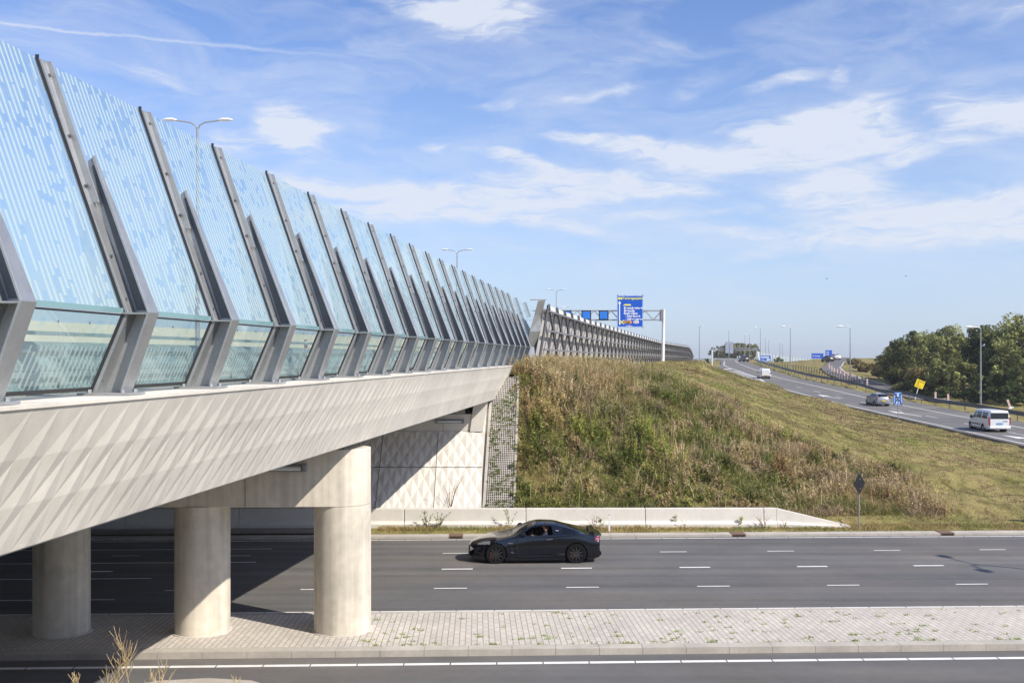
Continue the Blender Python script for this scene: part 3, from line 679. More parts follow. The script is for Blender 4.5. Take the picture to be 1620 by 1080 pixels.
# fascia with facets: rows of sheared triangles
def fascia():
    b = MB(); At, Ab, zt, zb = 5.865, 6.575, -.51, -2.07; w = .48; nr = 1.5; bump = .031
    ny = int((YE - YN) / w) + 3
    def pt(q, hi):
        t = q[1] / nr; A = At + (Ab - At) * t; z = zt + (zb - zt) * t; Y = min(max(YN + q[0] * w - t * .44, YN), YE)
        push = (bump if hi else -bump * .3) * (0 if q[1] == 0 else .5 if q[1] == nr else 1)
        return B(A - push * .91, Y, z + push * .41)
    for r in (0, 1):
        for i in range(0, ny):
            Cn = (i + .5, r + .5); Mp, Mq = (i, r + .5), (i + 1, r + .5); T, Bm = (i + .5, r), (i + .5, r + 1)
            K = [(i, r), (i + 1, r), (i, r + 1), (i + 1, r + 1)]
            for (a, ah), (c, ch), (d, dh) in (((Cn, 1), (T, 0), (Mp, 0)), ((Cn, 1), (Mq, 0), (T, 0)), ((Cn, 1), (Bm, 0), (Mq, 0)), ((Cn, 1), (Mp, 0), (Bm, 0)), ((K[0], 1), (Mp, 0), (T, 0)), ((K[1], 1), (T, 0), (Mq, 0)), ((K[2], 1), (Bm, 0), (Mp, 0)), ((K[3], 1), (Mq, 0), (Bm, 0))):
                if max(a[1], c[1], d[1]) <= nr: b.add([pt(a, ah), pt(c, ch), pt(d, dh)], [(0, 1, 2)])
    o = bb(b, 'fascia', M_CONC, fixn=False)
    bm = bmesh.new(); bm.from_mesh(o.data)
    for f in bm.faces:
        if f.normal.x < 0: f.normal_flip()
    bm.to_mesh(o.data); bm.free()
    # top lip, back face and end face
    b = MB(); b.prism([(5.845, -.475), (5.85, -.512), (6.3, -.60), (6.9, -.60), (6.9, -.475)], lambda p: B(p[0], YN, p[1]), lambda p: B(p[0], YE + .03, p[1]))
    bb(b, 'coping', M_CONC)
    b = MB(); b.prism([(5.90, -.55), (6.26, -.60), (6.73, -2.03), (6.60, -2.10)], lambda p: B(p[0] + .03, YN, p[1]), lambda p: B(p[0] + .03, YE - .01, p[1]))
    bb(b, 'fascia_back', M_CONC2)
fascia()
# columns and crosshead
def capz(z): return EYE + z
for i, px in enumerate((544, 326.5, 110)):
    X = (px - CX) * 24.75 / F; Yc = 24.7 + SR * X; r = (.695, .66, .65)[i]
    b = MB(); n = 48
    b.tube([(X, Yc, medz(24.5) - .03), (X, Yc, capz(-3.62))], r, n); o = bb(b, 'column', M_COL, smooth=True)
    b = MB(); b.tube([(X, Yc, medz(24.5) - .02), (X, Yc, medz(24.5) + .025)], r + .05, n); bb(b, 'column_foot', M_CONC2, smooth=True)
# crosshead beam with a round end
b = MB(); xr = (543.5 - CX) * 24.75 / F; pts = []
for k in range(17): a = -math.pi / 2 + math.pi * k / 16; pts.append((xr + .70 * math.cos(a), 24.7 + .70 * math.sin(a)))
pts += [(-34, 24.7 + .70), (-34, 24.7 - .70)]
b.prism(pts, lambda p: (p[0], p[1] + SR * xr, capz(-3.62)), lambda p: (p[0], p[1] + SR * xr, capz(-2.25)))
bb(b, 'cap_beam', M_COL, smooth=True, bevel=.015)
for xx in (-6.4, -8.8, -11.6, -14.2): b = MB(); b.box((xx + .004, 24.7 + SR * xr - .703, capz(-2.94)), (.012, .006, 1.34)); bb(b, 'beam_joint', M_STEELD)
for A in (7.25, 9.4, 12.5, 15.6):
    for dy in (-.32, .32):
        b = MB(); X = -A + .1206 * 24.7; b.box((X, 24.7 + SR * xr + dy, capz(-2.15)), (.42, .34, .22)); bb(b, 'bearing', M_STEELM)
# abutment: battered wall of faceted panels
def WY(h): return 43.45 + (6.6 - h) * .9
def W(x, h, n=0):   # point on the battered wall; n = out towards the road
    return (x, WY(h) + SR * 0 - n * .743, EYE - h + n * .669)
HT = 3.5
def wall_panel(xa, xb, h0, h1, nd=5, nr=2):
    b = MB(); bump = .047; w = (xb - xa) / nd; hh = (h0 - h1) / nr
    g = .014; bz = 0
    def pt(u, v, p): 
        u = min(max(u, g / w), nd - g / w); v = min(max(v, g / hh), nr - g / hh); return W(xa + u * w, h0 - v * hh, p)
    for r in range(nr):
        for i in range(nd):
            Cn = (i + .5, r + .5); Mp, Mq = (i, r + .5), (i + 1, r + .5); T, Bm = (i + .5, r + 1), (i + .5, r)
            K = [(i, r + 1), (i + 1, r + 1), (i, r), (i + 1, r)]
            k = lambda q, hi: pt(q[0], q[1], bump if hi else 0)
            def tri(a, ah, c, ch, d, dh): b.add([k(a, ah), k(c, ch), k(d, dh)], [(0, 1, 2)])
            tri(Cn, 1, T, 0, Mp, 0); tri(Cn, 1, Mq, 0, T, 0); tri(Cn, 1, Bm, 0, Mq, 0); tri(Cn, 1, Mp, 0, Bm, 0)
            tri(K[0], 1, Mp, 0, T, 0); tri(K[1], 1, T, 0, Mq, 0); tri(K[2], 1, Bm, 0, Mp, 0); tri(K[3], 1, Mq, 0, Bm, 0)
    o = bb(b, 'wall_panel', M_WALLC, fixn=False)
    bm = bmesh.new(); bm.from_mesh(o.data)
    for f in bm.faces:
        if f.normal.y > 0: f.normal_flip()
    bm.to_mesh(o.data); bm.free()
x = -1.32
for i in range(9):
    xa = x - (2.1 if i == 0 else 2.55); 
    wall_panel(xa, x, 5.02, HT, 4 if i == 0 else 5); wall_panel(xa, x, 6.72, 5.02, 4 if i == 0 else 5); x = xa
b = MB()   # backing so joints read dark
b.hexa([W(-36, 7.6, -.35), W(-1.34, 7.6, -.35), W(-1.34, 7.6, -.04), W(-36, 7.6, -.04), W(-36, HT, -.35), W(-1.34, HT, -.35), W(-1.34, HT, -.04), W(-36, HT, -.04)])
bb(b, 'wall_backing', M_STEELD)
# bearing shelf beam over the panels, end pier, deck end block
b = MB(); y0 = WY(HT) - .02
b.box((-18.6, y0 + .55, EYE - (HT + 2.7) / 2), (34.4, 1.05, HT - 2.7)); bb(b, 'bearing_shelf', M_WALLC, bevel=.01)
b = MB(); b.box((-18.9, y0 + .80, EYE - 2.3), (33.4, .9, .78)); bb(b, 'end_beam', M_CONC2)
b = MB(); b.hexa([(-1.95, y0 - .08, EYE - 3.5), (-1.35, y0 - .08, EYE - 3.5), (-1.35, y0 + 1.4, EYE - 3.5), (-1.95, y0 + 1.4, EYE - 3.5),
                  (-1.75, y0 - .08, EYE - 1.95), (-1.1, y0 - .08, EYE - 1.95), (-1.1, y0 + 1.4, EYE - 1.95), (-1.75, y0 + 1.4, EYE - 1.95)]); bb(b, 'end_pier', M_WALLC, bevel=.01)
for xx in (-3.2, -5.0, -7.4): b = MB(); b.box((xx, y0 + .0195, EYE - 3.1), (.015, .012, .78)); bb(b, 'shelf_joint', M_STEELD)
# body behind the abutment so no light leaks through
b = MB(); b.box((-19.2, 52, EYE - 4.4), (34.0, 8, 5.0)); bb(b, 'abutment_core', M_CONC2)
# near abutment behind the camera's bank
b = MB(); b.box((-21, 2.0, EYE - 4.4), (28, 3, 5.0)); bb(b, 'near_abutment', M_CONC2)

# under-bridge lamps
def bridge_lamp(loc, label, w=1.35):
    t = thing('tunnel_lamp', label, 'lamp', loc, (0, 0, 0), 'lamps under the bridge')
    b = MB(); b.box((0, .03, 0), (w, .06, .20)); b.box((-w / 2 + .05, -.05, .0), (.08, .10, .16)); b.box((w / 2 - .05, -.05, 0), (.08, .10, .16)); b.build('housing', M_STEELM, t, bevel=.01)
    b = MB(); b.tube([(-w / 2 + .12, -.06, -.02), (w / 2 - .12, -.06, -.02)], .05, 10); b.build('tube_cover', mat('frosted_cover', (.6, .64, .66), .3), t, smooth=True)
bridge_lamp((P(711, 667, 46.1).x, y0 - .03, EYE - 3.02), 'long strip lamp on the far abutment above the faceted white panels')
bridge_lamp((P(455, 738, 24).x, 24.0 + SR * xr - .09, EYE - 2.66), 'strip lamp high on the crosshead between the middle and right columns', 1.0)

b = MB(); b.hexa([W(-1.34, 7.4, -.5), W(-1.2, 7.4, -.5), W(-1.2, 7.4, -.05), W(-1.34, 7.4, -.05), W(-1.34, 1.9, -.5), W(-.9, 1.9, -.5), W(-.9, 1.9, -.05), W(-1.34, 1.9, -.05)]); bb(b, 'wall_flank', M_CONC2)
# paved strip beside the abutment: concrete grid with planted openings
def grid_strip():
    xl0, xr0 = -1.26, .10
    b = MB(); b.hexa([W(xl0, 7.1, -.16), W(xr0, 7.1, -.16), W(xr0 + .0, 7.1, .0), W(xl0, 7.1, .0), W(xl0 + .3, 1.05, -.16), W(xr0 + .2, 1.05, -.16), W(xr0 + .2, 1.05, 0), W(xl0 + .3, 1.05, 0)])
    s = thing('grid_paving', 'steep strip of perforated concrete grid paving between abutment and grassy bank', 'grid paving', W(-.6, 6.6))
    b.build('soil_bed', M_DIRT, s, world=True)
    b = MB(); nc = 14; nr = 62
    def q(u, v): h = 6.85 - v * 5.78; sh = .28 * v; return xl0 + .07 + sh + u * (xr0 - xl0 - .14 - .05 * v), h
    for i in range(nc + 1):
        for j in range(nr):
            x0_, h0_ = q(i / nc, j / nr); x1_, h1_ = q(i / nc, (j + 1) / nr)
            wd = .016
            b.hexa([W(x0_ - wd, h0_, -.02), W(x0_ + wd, h0_, -.02), W(x1_ + wd, h1_, -.02), W(x1_ - wd, h1_, -.02), W(x0_ - wd, h0_, .07), W(x0_ + wd, h0_, .07), W(x1_ + wd, h1_, .07), W(x1_ - wd, h1_, .07)])
    for j in range(nr + 1):
        (x0_, h0_), (x1_, _) = q(0, j / nr), q(1, j / nr); wd = .012
        b.hexa([W(x0_, h0_ + wd, -.02), W(x1_, h0_ + wd, -.02), W(x1_, h0_ - wd, -.02), W(x0_, h0_ - wd, -.02), W(x0_, h0_ + wd, .067), W(x1_, h0_ + wd, .067), W(x1_, h0_ - wd, .067), W(x0_, h0_ - wd, .067)])
    b.build('concrete_grid', mat('grid_concrete', (.46, .425, .385), .95, 0, .22, 1.5, .2, 50), s, world=True)
    b = MB()
    for u, wd in ((0, .05), (1, .045)):
        (x0_, h0_), (x1_, h1_) = q(u, -.02), q(u, 1.01); s_ = -.06 if u == 0 else .06; x0_ += s_; x1_ += s_
        b.hexa([W(x0_ - wd, h0_, -.1), W(x0_ + wd, h0_, -.1), W(x1_ + wd, h1_, -.1), W(x1_ - wd, h1_, -.1), W(x0_ - wd, h0_, .09), W(x0_ + wd, h0_, .09), W(x1_ + wd, h1_, .09), W(x1_ - wd, h1_, .09)])
    b.build('edge_kerb', M_KERB, s, world=True)
grid_strip()

# low precast wall along the far side
lw = thing('low_wall', 'low whitish precast concrete wall at the foot of the bank, tapering to a wedge', 'wall', (5, 42.6, -.3))
def lowwall(xa, xb, ta=6.49, tb=6.49):
    b = MB(); yy = lambda x: 42.35 + .008 * x
    zb = EYE - 7.55
    def secp(x, top): return [(x, yy(x) - .16, zb), (x, yy(x) - .16, EYE - 7.12), (x, yy(x), EYE - 7.02), (x, yy(x) + .03, EYE - top), (x, yy(x) + .30, EYE - top), (x, yy(x) + .42, zb)]
    A_, C_ = secp(xa + .012, ta), secp(xb - .012, tb)
    if tb > 7.0: C_ = [(x, y, min(z, EYE - tb)) for x, y, z in C_]
    n = 6; b.add(A_ + C_, [tuple(range(n)), tuple(range(2 * n - 1, n - 1, -1))] + [(i, (i + 1) % n, n + (i + 1) % n, n + i) for i in range(n)])
    b.build('wall_segment', M_WALLC, lw, world=True, bevel=.02)
xs = [-50 + 4.8 * i for i in range(9)] + [P(640, 0, 42.4).x, P(832, 0, 42.4).x, P(1021, 0, 42.4).x, P(1209, 0, 42.4).x]
xs = sorted(set([round(x, 2) for x in xs if not (-6.6 < x < -4.62 and x != round(P(640, 0, 42.4).x, 2))]))
for a, c in zip(xs[:-1], xs[1:]):
    lowwall(a, c)
xe = xs[-1]; lowwall(xe, xe + .55); lowwall(xe + .53, xe + 3.7, 6.49, 7.24)
# small marker post at the verge
t = thing('marker_post', 'thin pale marker stake standing in the verge grass beside the black coupe', 'post', (P(964, 0, 41.6).x, 41.6, -.35))
b = MB(); b.box((0, 0, .35), (.07, .05, .72)); b.build('stake', M_WHITE, t); b = MB(); b.box((0, 0, .73), (.078, .056, .04)); b.build('cap', M_KERB, t)

# ------------------------------------------------------------------ glass noise barrier on the bridge
nb = thing('glass_noise_barrier', 'tall kinked noise barrier of pale blue striped glass between leaning grey steel posts', 'noise barrier', B(6.3, 24, -.47))
def gl_line(z):   # A of the glass line at height z
    if z < .52: t = (z + .44) / .96; return 6.53 + (6.13 - 6.53) * t
    t = (z - .52) / 3.05; return 6.13 + 1.04 * t
def extr(b, poly, y0, y1, mi=0): b.prism(poly, lambda p: B(p[0], y0, p[1]), lambda p: B(p[0], y1, p[1]), mi)
def make_post(Y, full=True):
    b = MB()
    G0, G1, G2 = (6.50, -.44), (6.10, .52), (7.14, 3.57)
    O0, O1, O2 = (6.12, -.44), (5.79, .524), (6.57, 2.45)
    # slim clamp profile along the glass, full height
    def off(p, d): return (p[0] - d, p[1])
    extr(b, [G0, G1, off(G1, .05), off(G0, .05)], Y - .10, Y + .094)
    T = (gl_line(1.86), 1.86)
    extr(b, [G1, T, off(T, .045), off(G1, .045)], Y - .10, Y + .094)
    extr(b, [T, G2, off(G2, .04), off(T, .04)], Y - .10, Y + .0)
    extr(b, [off(G1, .0), off(T, .0), off(T, .15), off(G1, .15)], Y + .101, Y + .114)
    extr(b, [off(T, .0), off(G2, .0), off(G2, .10), off(T, .13)], Y + .004, Y + .018)
    # web plate
    extr(b, [off(G0, .0), off(G1, .0), (gl_line(1.86) - .0, 1.86), (gl_line(2.38) - .11, 2.38), O2, (O1[0] + .01, O1[1]), (O0[0] + .01, O0[1])], Y + .098, Y + .117)
    # outer flange, lower and upper leg
    extr(b, [O0, O1, (O1[0] + .028, O1[1] + .004), (O0[0] + .03, O0[1])], Y - .13, Y + .12)
    b.add([B(O1[0], Y - .13, O1[1]), B(O1[0], Y + .12, O1[1]), B(O2[0], Y + .12, O2[1]), B(O2[0], Y + .085, O2[1]),
           B(O1[0] + .028, Y - .13, O1[1]), B(O1[0] + .028, Y + .12, O1[1]), B(O2[0] + .03, Y + .12, O2[1] - .03), B(O2[0] + .03, Y + .085, O2[1] - .03)],
          [(0, 1, 2, 3), (4, 7, 6, 5), (0, 4, 5, 1), (1, 5, 6, 2), (2, 6, 7, 3), (3, 7, 4, 0)])
    # stiffener at the kink
    extr(b, [(5.80, .50), (6.12, .50), (6.12, .522), (5.80, .522)], Y - .128, Y + .092)
    p = b.build('post', M_STEEL, nb, world=True, bevel=.004)
    w_ = MB(); extr(w_, [(6.05, .56), (6.46, 1.84), (6.60, 2.32), (6.54, 2.35), (5.86, .56)], Y + .090, Y + .0965); w_.build('web_shade_plate', M_WEBSHADE, p, world=False)  # added dark plate: paints the shade inside the post's upper web
    g = MB()
    extr(g, [(G0[0] + .03, G0[1]), (G1[0] + .03, G1[1]), (G2[0] + .03, G2[1]), (G2[0] + .03, G2[1] + .05), (G2[0] - .01, G2[1] + .05), (G2[0] - .008, G2[1]), (G1[0] - .008, G1[1]), (G0[0] - .008, G0[1])], Y - .113, Y - .098)
    g.build('gasket', M_RUB, p, world=False)
    for z in (3.38, 2.65, 2.05, 1.2, .68, .35, -.3):
        a = gl_line(z) - .045; bt = MB()
        bt.tube([B(a + .01, Y - .04, z), B(a - .035, Y - .04, z + .012)], .022, 6)
        bt.build('bolt', M_STEELD, p, world=False)
    p['n'] = 0
    bp = MB(); bp.hexa([B(6.62, Y - .2, -.47), B(6.0, Y - .2, -.47), B(6.0, Y + .2, -.47), B(6.62, Y + .2, -.47), B(6.62, Y - .2, -.44), B(6.0, Y - .2, -.44), B(6.0, Y + .2, -.44), B(6.62, Y + .2, -.44)])
    for dx in (.1, .5):
        for dy in (-.15, .15): bp.tube([B(6.0 + dx, Y + dy, -.44), B(6.0 + dx, Y + dy, -.40)], .03, 6)
    bp.build('base_plate', M_STEEL, p, world=False)
    del p['n']
    return p
YP = [9.57 - 2.5 + 2.5 * i for i in range(0, 21)]
YP = [12.07 + 2.5 * i for i in range(-6, 19)]
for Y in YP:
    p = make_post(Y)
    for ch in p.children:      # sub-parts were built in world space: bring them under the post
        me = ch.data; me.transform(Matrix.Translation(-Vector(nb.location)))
def pane(A0, z0, A1, z1, Y0, Y1, m, name='glass_pane', v0=0, thick=.02):
    A0, A1 = A0 + .03, A1 + .03
    ln = math.hypot(A1 - A0, z1 - z0); nrm = ((z1 - z0) / ln, -(A1 - A0) / ln)   # towards the outside is -A
    vs = []; uv = []
    b = MB()
    P4 = [(A0, z0, Y0, 0), (A0, z0, Y1, 0), (A1, z1, Y1, ln), (A1, z1, Y0, ln)]
    for a, z, y, v in P4: vs.append(B(a, y, z)); uv.append((y, v + v0))
    b.add(vs, [(0, 1, 2, 3)])
    o = b.build(name, m, nb, world=True, fixn=False, uvs=uv)
    return o
for i in range(len(YP) - 1):
    a, c = YP[i] + .03, YP[i + 1] - .03
    pane(6.53, -.40, 6.14, .50, a, c, M_GLL); pane(6.13, .55, 7.17, 3.6, a, c, M_GLU)
b = MB(); ya, yb = YP[0], YP[-1]
extr(b, [(6.11, .515), (6.18, .515), (6.18, .575), (6.11, .575)], ya, yb)
b.build('glass_edge_rail', M_GLE, nb, world=True)
b = MB(); extr(b, [(6.12, .485), (6.18, .485), (6.18, .505), (6.12, .505)], ya, yb); b.build('dark_seal', M_RUB, nb, world=True)
b = MB(); extr(b, [(6.50, -.42), (6.56, -.42), (6.54, -.375), (6.49, -.375)], ya, yb); b.build('bottom_rail', M_RUB, nb, world=True)
# past the bridge: two wider bays
def upost(Y, zl, zfin):
    b = MB(); A = gl_line(zl)
    G1, G2 = (A, zl), (7.17, 3.57)
    extr(b, [G1, G2, (G2[0] - .13, G2[1]), (G1[0] - .13, G1[1])], Y - .1, Y + .06)
    if zfin: extr(b, [(A, zl), (A - .42, zl), (gl_line(zfin) - .2, zfin), (gl_line(zfin), zfin)], Y, Y + .03)
    return b.build('post', M_STEEL, nb, world=True)
upost(60.9, .9, 2.2); upost(66.2, 2.6, 0)
for (ya, yb, zl) in ((57.07, 60.9, .55), (60.9, 66.2, 1.4), (66.2, 71, 2.4)):
    pane(gl_line(zl), zl, 7.17, 3.6, ya + .03, yb - .03, M_GLU)

# folded steel end piece
ep = thing('steel_end_panel', 'folded grey steel end panel where the glass barrier meets the lattice barrier', 'steel panel', P(845, 565, 60))
b = MB(); Yq = 60.0
L_ = [(843, 478), (848, 497), (832, 524), (826, 548), (838, 572)]; Rr = [(863, 474), (857, 499), (855, 524), (848, 548), (848, 572)]
L_ = [(851, 476), (845, 499), (838, 524), (833, 549), (843, 578)]
for i in range(4):
    d = (0, .22, .0, .3, .1)
    p = [P(*L_[i + 1], Yq + d[i + 1]), P(*Rr[i + 1], Yq + .8 + d[i + 1]), P(*Rr[i], Yq + .8 + d[i]), P(*L_[i], Yq + d[i])]
    b.hexa([x + Vector((0, .15, 0)) for x in p] + p)
b.build('folded_plate', M_STEEL, ep, world=True)
b = MB(); b.bar(P(840, 474.2, 60.2), P(863.5, 474.2, 60.9), .08, .06); b.build('top_rail', M_STEELM, ep, world=True)

# ------------------------------------------------------------------ lattice barrier along the motorway
lb = thing('lattice_noise_barrier', 'long grey lattice noise barrier with white caps curving away along the crest of the bank', 'noise barrier', (barx(70), 70, decz(70)))
nbay = 62; Ys = [60.9 + 2.72 * i for i in range(nbay + 1)]
def btop(Y):
    z = float(np.interp(Y, [60, 66, 75, 92, 115, 140, 174, 260], [3.05, 2.90, 2.72, 2.50, 2.26, 2.02, 2.03, 2.1]))
    if Y > 206: z -= ((Y - 206) / 24) ** 2 * 2.4
    return z
def lat(Y, off, z): return Vector((barx(Y) + off, Y, EYE + z))
rails = MB(); 
for i in range(nbay):
    a, c = Ys[i], Ys[i + 1]; m_ = (a + c) / 2; ta, tc_, tm = btop(a), btop(c), btop(m_); bz = decz(m_) - EYE - .4
    b = MB()                       # legs crossing in front of the panels
    lean = -.55
    def fr(Y, f, push=0.0):        # point at fraction f of the height, leaning towards the road side
        t = btop(Y); z = bz + (t - bz) * f; return lat(Y, lean * (1 - f) - .1 + push, z)
    b.bar(fr(a, 1.02), fr(a + 6.4, 0), .10, .18); b.bar(fr(a, 1.02, -.03), fr(max(a - 1.3, 60.3), 0, -.03), .10, .14)
    b.build('lattice_leg', M_LAT, lb, world=True)
    b = MB(); b.add([fr(a, .02, -.45), fr(c, .02, -.45), fr(c, .97, -.3), fr(a, .97, -.3)], [(0, 1, 2, 3)]); 
    b.add([fr(a, .02, -.5), fr(c, .02, -.5), fr(c, .97, -.35), fr(a, .97, -.35)], [(3, 2, 1, 0)])
    b.build('infill_panel', M_PANEL, lb, world=True, fixn=False)
    b = MB(); b.hexa([fr(a + .5, .93, -.14), fr(c - .35, .93, -.14), fr(c - .35, .93, .02), fr(a + .5, .93, .02), fr(a + .45, 1.01, -.14), fr(c - .7, 1.01, -.14), fr(c - .7, 1.01, .02), fr(a + .45, 1.01, .02)])
    b.build('cap_strip', M_WHITE, lb, world=True)
    for f in (.93, .64, .35): rails.bar(fr(a, f, .06), fr(c, f, .06), .11, .10)
rails.build('rail', M_STEELG, lb, world=True)

# ------------------------------------------------------------------ guardrails
def wbeam(b, p, q, h=.44, t=.07):
    """corrugated beam between two points"""
    p, q = Vector(p), Vector(q); d = (q - p); d.z = 0; d.normalize(); s = Vector((d.y, -d.x, 0))
    prof = [(0, -.5), (t, -.38), (t, -.22), (0, -.06), (0, .06), (t, .22), (t, .38), (0, .5)]
    A_ = [p + s * a + Vector((0, 0, z * h)) for a, z in prof]; D_ = [q + s * a + Vector((0, 0, z * h)) for a, z in prof]; n = len(prof)
    b.add(A_ + D_, [(i, i + 1, n + i + 1, n + i) for i in range(n - 1)])
def guardrail(label, pts, post_step, origin, h=.75, beams=(0,), post_h=.75, mat_=M_STEEL, brail=0.0, side=1):
    t = thing('guardrail', label, 'guardrail', origin, group='steel guardrails')
    b = MB(); pts = [Vector(p) for p in pts]
    for i in range(len(pts) - 1):
        for dz in beams:
            z = Vector((0, 0, h - .155 + dz)); wbeam(b, pts[i] + z, pts[i + 1] + z)
        if brail:
            b.bar(pts[i] + Vector((0, 0, brail)), pts[i + 1] + Vector((0, 0, brail)), .12, .05)
    b.build('rail', mat_, t, world=True, fixn=False)
    acc = 0.0; nxt = 0.0; cnt = 0
    for i in range(len(pts) - 1):
        L_ = (pts[i + 1] - pts[i]).length
        while nxt <= acc + L_ and cnt < 98:
            p = pts[i].lerp(pts[i + 1], (nxt - acc) / L_); k = MB(); k.box(p + Vector((.08 * side, 0, post_h / 2 - .1)), (.07, .11, post_h + .1)); k.build('post', mat_, t, world=True); nxt += post_step; cnt += 1
        acc += L_
    return t
M_RAILG = mat('weathered_rail', (.12, .135, .17), .5, .2, .15, 2)
def rampside(Y, lat_): X = float(rs(Y, 4)) + lat_; return (X, Y, float(terr(np.array([X]), np.array([Y]))[0]))
pts = [rampside(Y, 1.7) for Y in (54, 62, 70, 78, 86, 94, 103, 112, 121, 130, 140, 150, 160, 170, 180, 190, 200, 212, 224, 236, 248, 262, 280)]
guardrail('long grey steel guardrail following the far side of the curving exit ramp', pts, 4.0, pts[8], h=.95, mat_=M_RAILG)
# on the deck, behind the striped glass
for A, lab, hh in ((8.0, 'steel guardrail on the bridge deck nearest to the glass barrier', .75),):
    pts = [(-A + .1206 * Y, Y, decz(Y)) for Y in range(-4, 60, 4)]
    guardrail(lab, pts, 2.0, pts[6], h=hh, beams=(0, -.36), brail=.93, mat_=mat('pale_rail', (.50, .55, .53), .4, .2, .1, 2))
pts = [(barx(Y) - 2.2, Y, decz(Y)) for Y in range(60, 300, 8)]
guardrail('steel guardrail at the motorway edge beyond the bridge end', pts, 4.0, pts[3])
# edge kerb + cable trough on the deck
b = MB(); 
for A, w, h in ((7.4, .9, .10),): b.hexa([B(A + w / 2, -10, -.62), B(A - w / 2, -10, -.62), B(A - w / 2, 58, -.62), B(A + w / 2, 58, -.62), B(A + w / 2, -10, -.52), B(A - w / 2, -10, -.52), B(A - w / 2, 58, -.52), B(A + w / 2, 58, -.52)])
bb(b, 'edge_kerb', M_KERB)
# cream barrier on the far side of the motorway
fb = thing('cream_barrier', 'plain cream noise barrier along the far side of the motorway, seen through the glass', 'noise barrier', B(34, 20, -.6))
def fw(Y, z): return Vector((barx(Y) - 28.9, Y, EYE + z))
ys = list(range(-12, 60, 6)) + list(range(60, 330, 10))
for k in range(len(ys) - 1):
    a, c = ys[k], ys[k + 1]; b = MB(); za, zc = decz(a) - EYE, decz(c) - EYE; hh = 2.62
    ta, tc_ = za + hh + .0, zc + hh
    b.hexa([fw(a, za - .4), fw(c, zc - .4), fw(c, zc - .4) + Vector((-.3, 0, 0)), fw(a, za - .4) + Vector((-.3, 0, 0)), fw(a, ta), fw(c, tc_), fw(c, tc_) + Vector((-.3, 0, 0)), fw(a, ta) + Vector((-.3, 0, 0))])
    b.build('panel', M_CREAM, fb, world=True)
b = MB()
for Y in range(-10, 200, 3): 
    z = decz(Y) - EYE + 2.62; b.box(fw(Y, z + .06), (.07, .06, .14))
b.build('bracket', M_STEELD, fb, world=True); 
b = MB(); b.bar(fw(-12, 1.3) + Vector((.03, 0, 0)), fw(60, 1.3) + Vector((.01, 0, 0)), .02, .03); b.build('joint_strip', M_STEELD, fb, world=True)

pts = [P(1108, 571.5, 285), P(1130, 571, 290), P(1150, 570.8, 300), P(1172, 571.2, 310)]
guardrail('pale distant guardrail crossing behind the curved end of the lattice barrier', pts, 4.0, pts[1], mat_=M_STEEL)
# red-white hazard beacons
def beacon_proto(label, group, loc, rot=(0, 0, 0), s=1.0, arrow=True):
    t = thing('hazard_beacon', label, 'beacon', loc, rot, group); t.scale = (s, s, s)
    b = MB(); b.box((0, 0, .62), (.25, .04, 1.0)); b.box((0, 0, .06), (.6, .35, .12)); b.build('board', M_WHITE, t, bevel=.01)
    r = MB()
    for k in range(4):
        z = .20 + .25 * k
        for sy in (-1, 1):
            r.add([(-.12, sy * .0225, z + .13), (-.12, sy * .0225, z + .0), (.12, sy * .0225, z + .10), (.12, sy * .0225, min(z + .23, 1.11))], [(0, 1, 2, 3)])
    r.build('red_bars', M_RED, t, fixn=False); return t
bc = beacon_proto('small red and white striped board on the guardrail behind the leftmost low glass pane', 'beacons on the motorway', P(33, 557, 13.03), (0, 0, 0), .35)
g = MB(); g.box((0, 0, 1.24), (.16, .05, .2)); g.build('signal_head', mat('green_plastic', (.02, .2, .08), .5), bc)
beacon_proto('small red and white board on the guardrail behind the fifth low glass pane', 'beacons on the motorway', P(484, 562, 24.4), (0, 0, .1), .35)
pp = [(1312, 586, 212), (1316, 589, 205), (1320, 591.5, 200), (1325, 594, 195), (1330, 597, 190), (1336, 600, 184), (1342, 603, 179), (1349, 606.5, 174), (1356, 610, 169), (1364, 613, 164), (1372, 616, 159)]
first = None
for k, (a, b_, Y) in enumerate(pp):
    p = P(a, b_, Y); p.z = float(terr(np.array([p.x]), np.array([p.y]))[0]); 
    if first is None: first = beacon_proto('', '', p, (0, 0, 0), 1.05); t = first
    else: t = copy_tree(first); t.location = p
    t['group'] = 'beacons along the side road'; t['label'] = 'red and white beacon of the side-road row, ' + ('topmost and farthest', 'second from the top', 'third from the top', 'fourth from the top', 'fifth from the top', 'middle one', 'fifth from the bottom', 'fourth from the bottom', 'third from the bottom', 'second from the bottom', 'lowest and nearest')[k]
for (a, b_, Y, lean, lab) in ((1480, 632, 134, 0, 'upright red and white beacon in front of the wood, left of its pair'), (1500, 636, 130, 0, 'upright red and white beacon in front of the wood, right of its pair'), (1599, 642, 122, -.35, 'tilted red and white beacon at the right edge before the dark trees')):
    p = P(a, b_, Y); p.z = float(terr(np.array([p.x]), np.array([p.y]))[0]); t = copy_tree(first); t.location = p; t.rotation_euler = (0, lean, 0); t['label'] = lab; t['group'] = 'beacons before the wood'

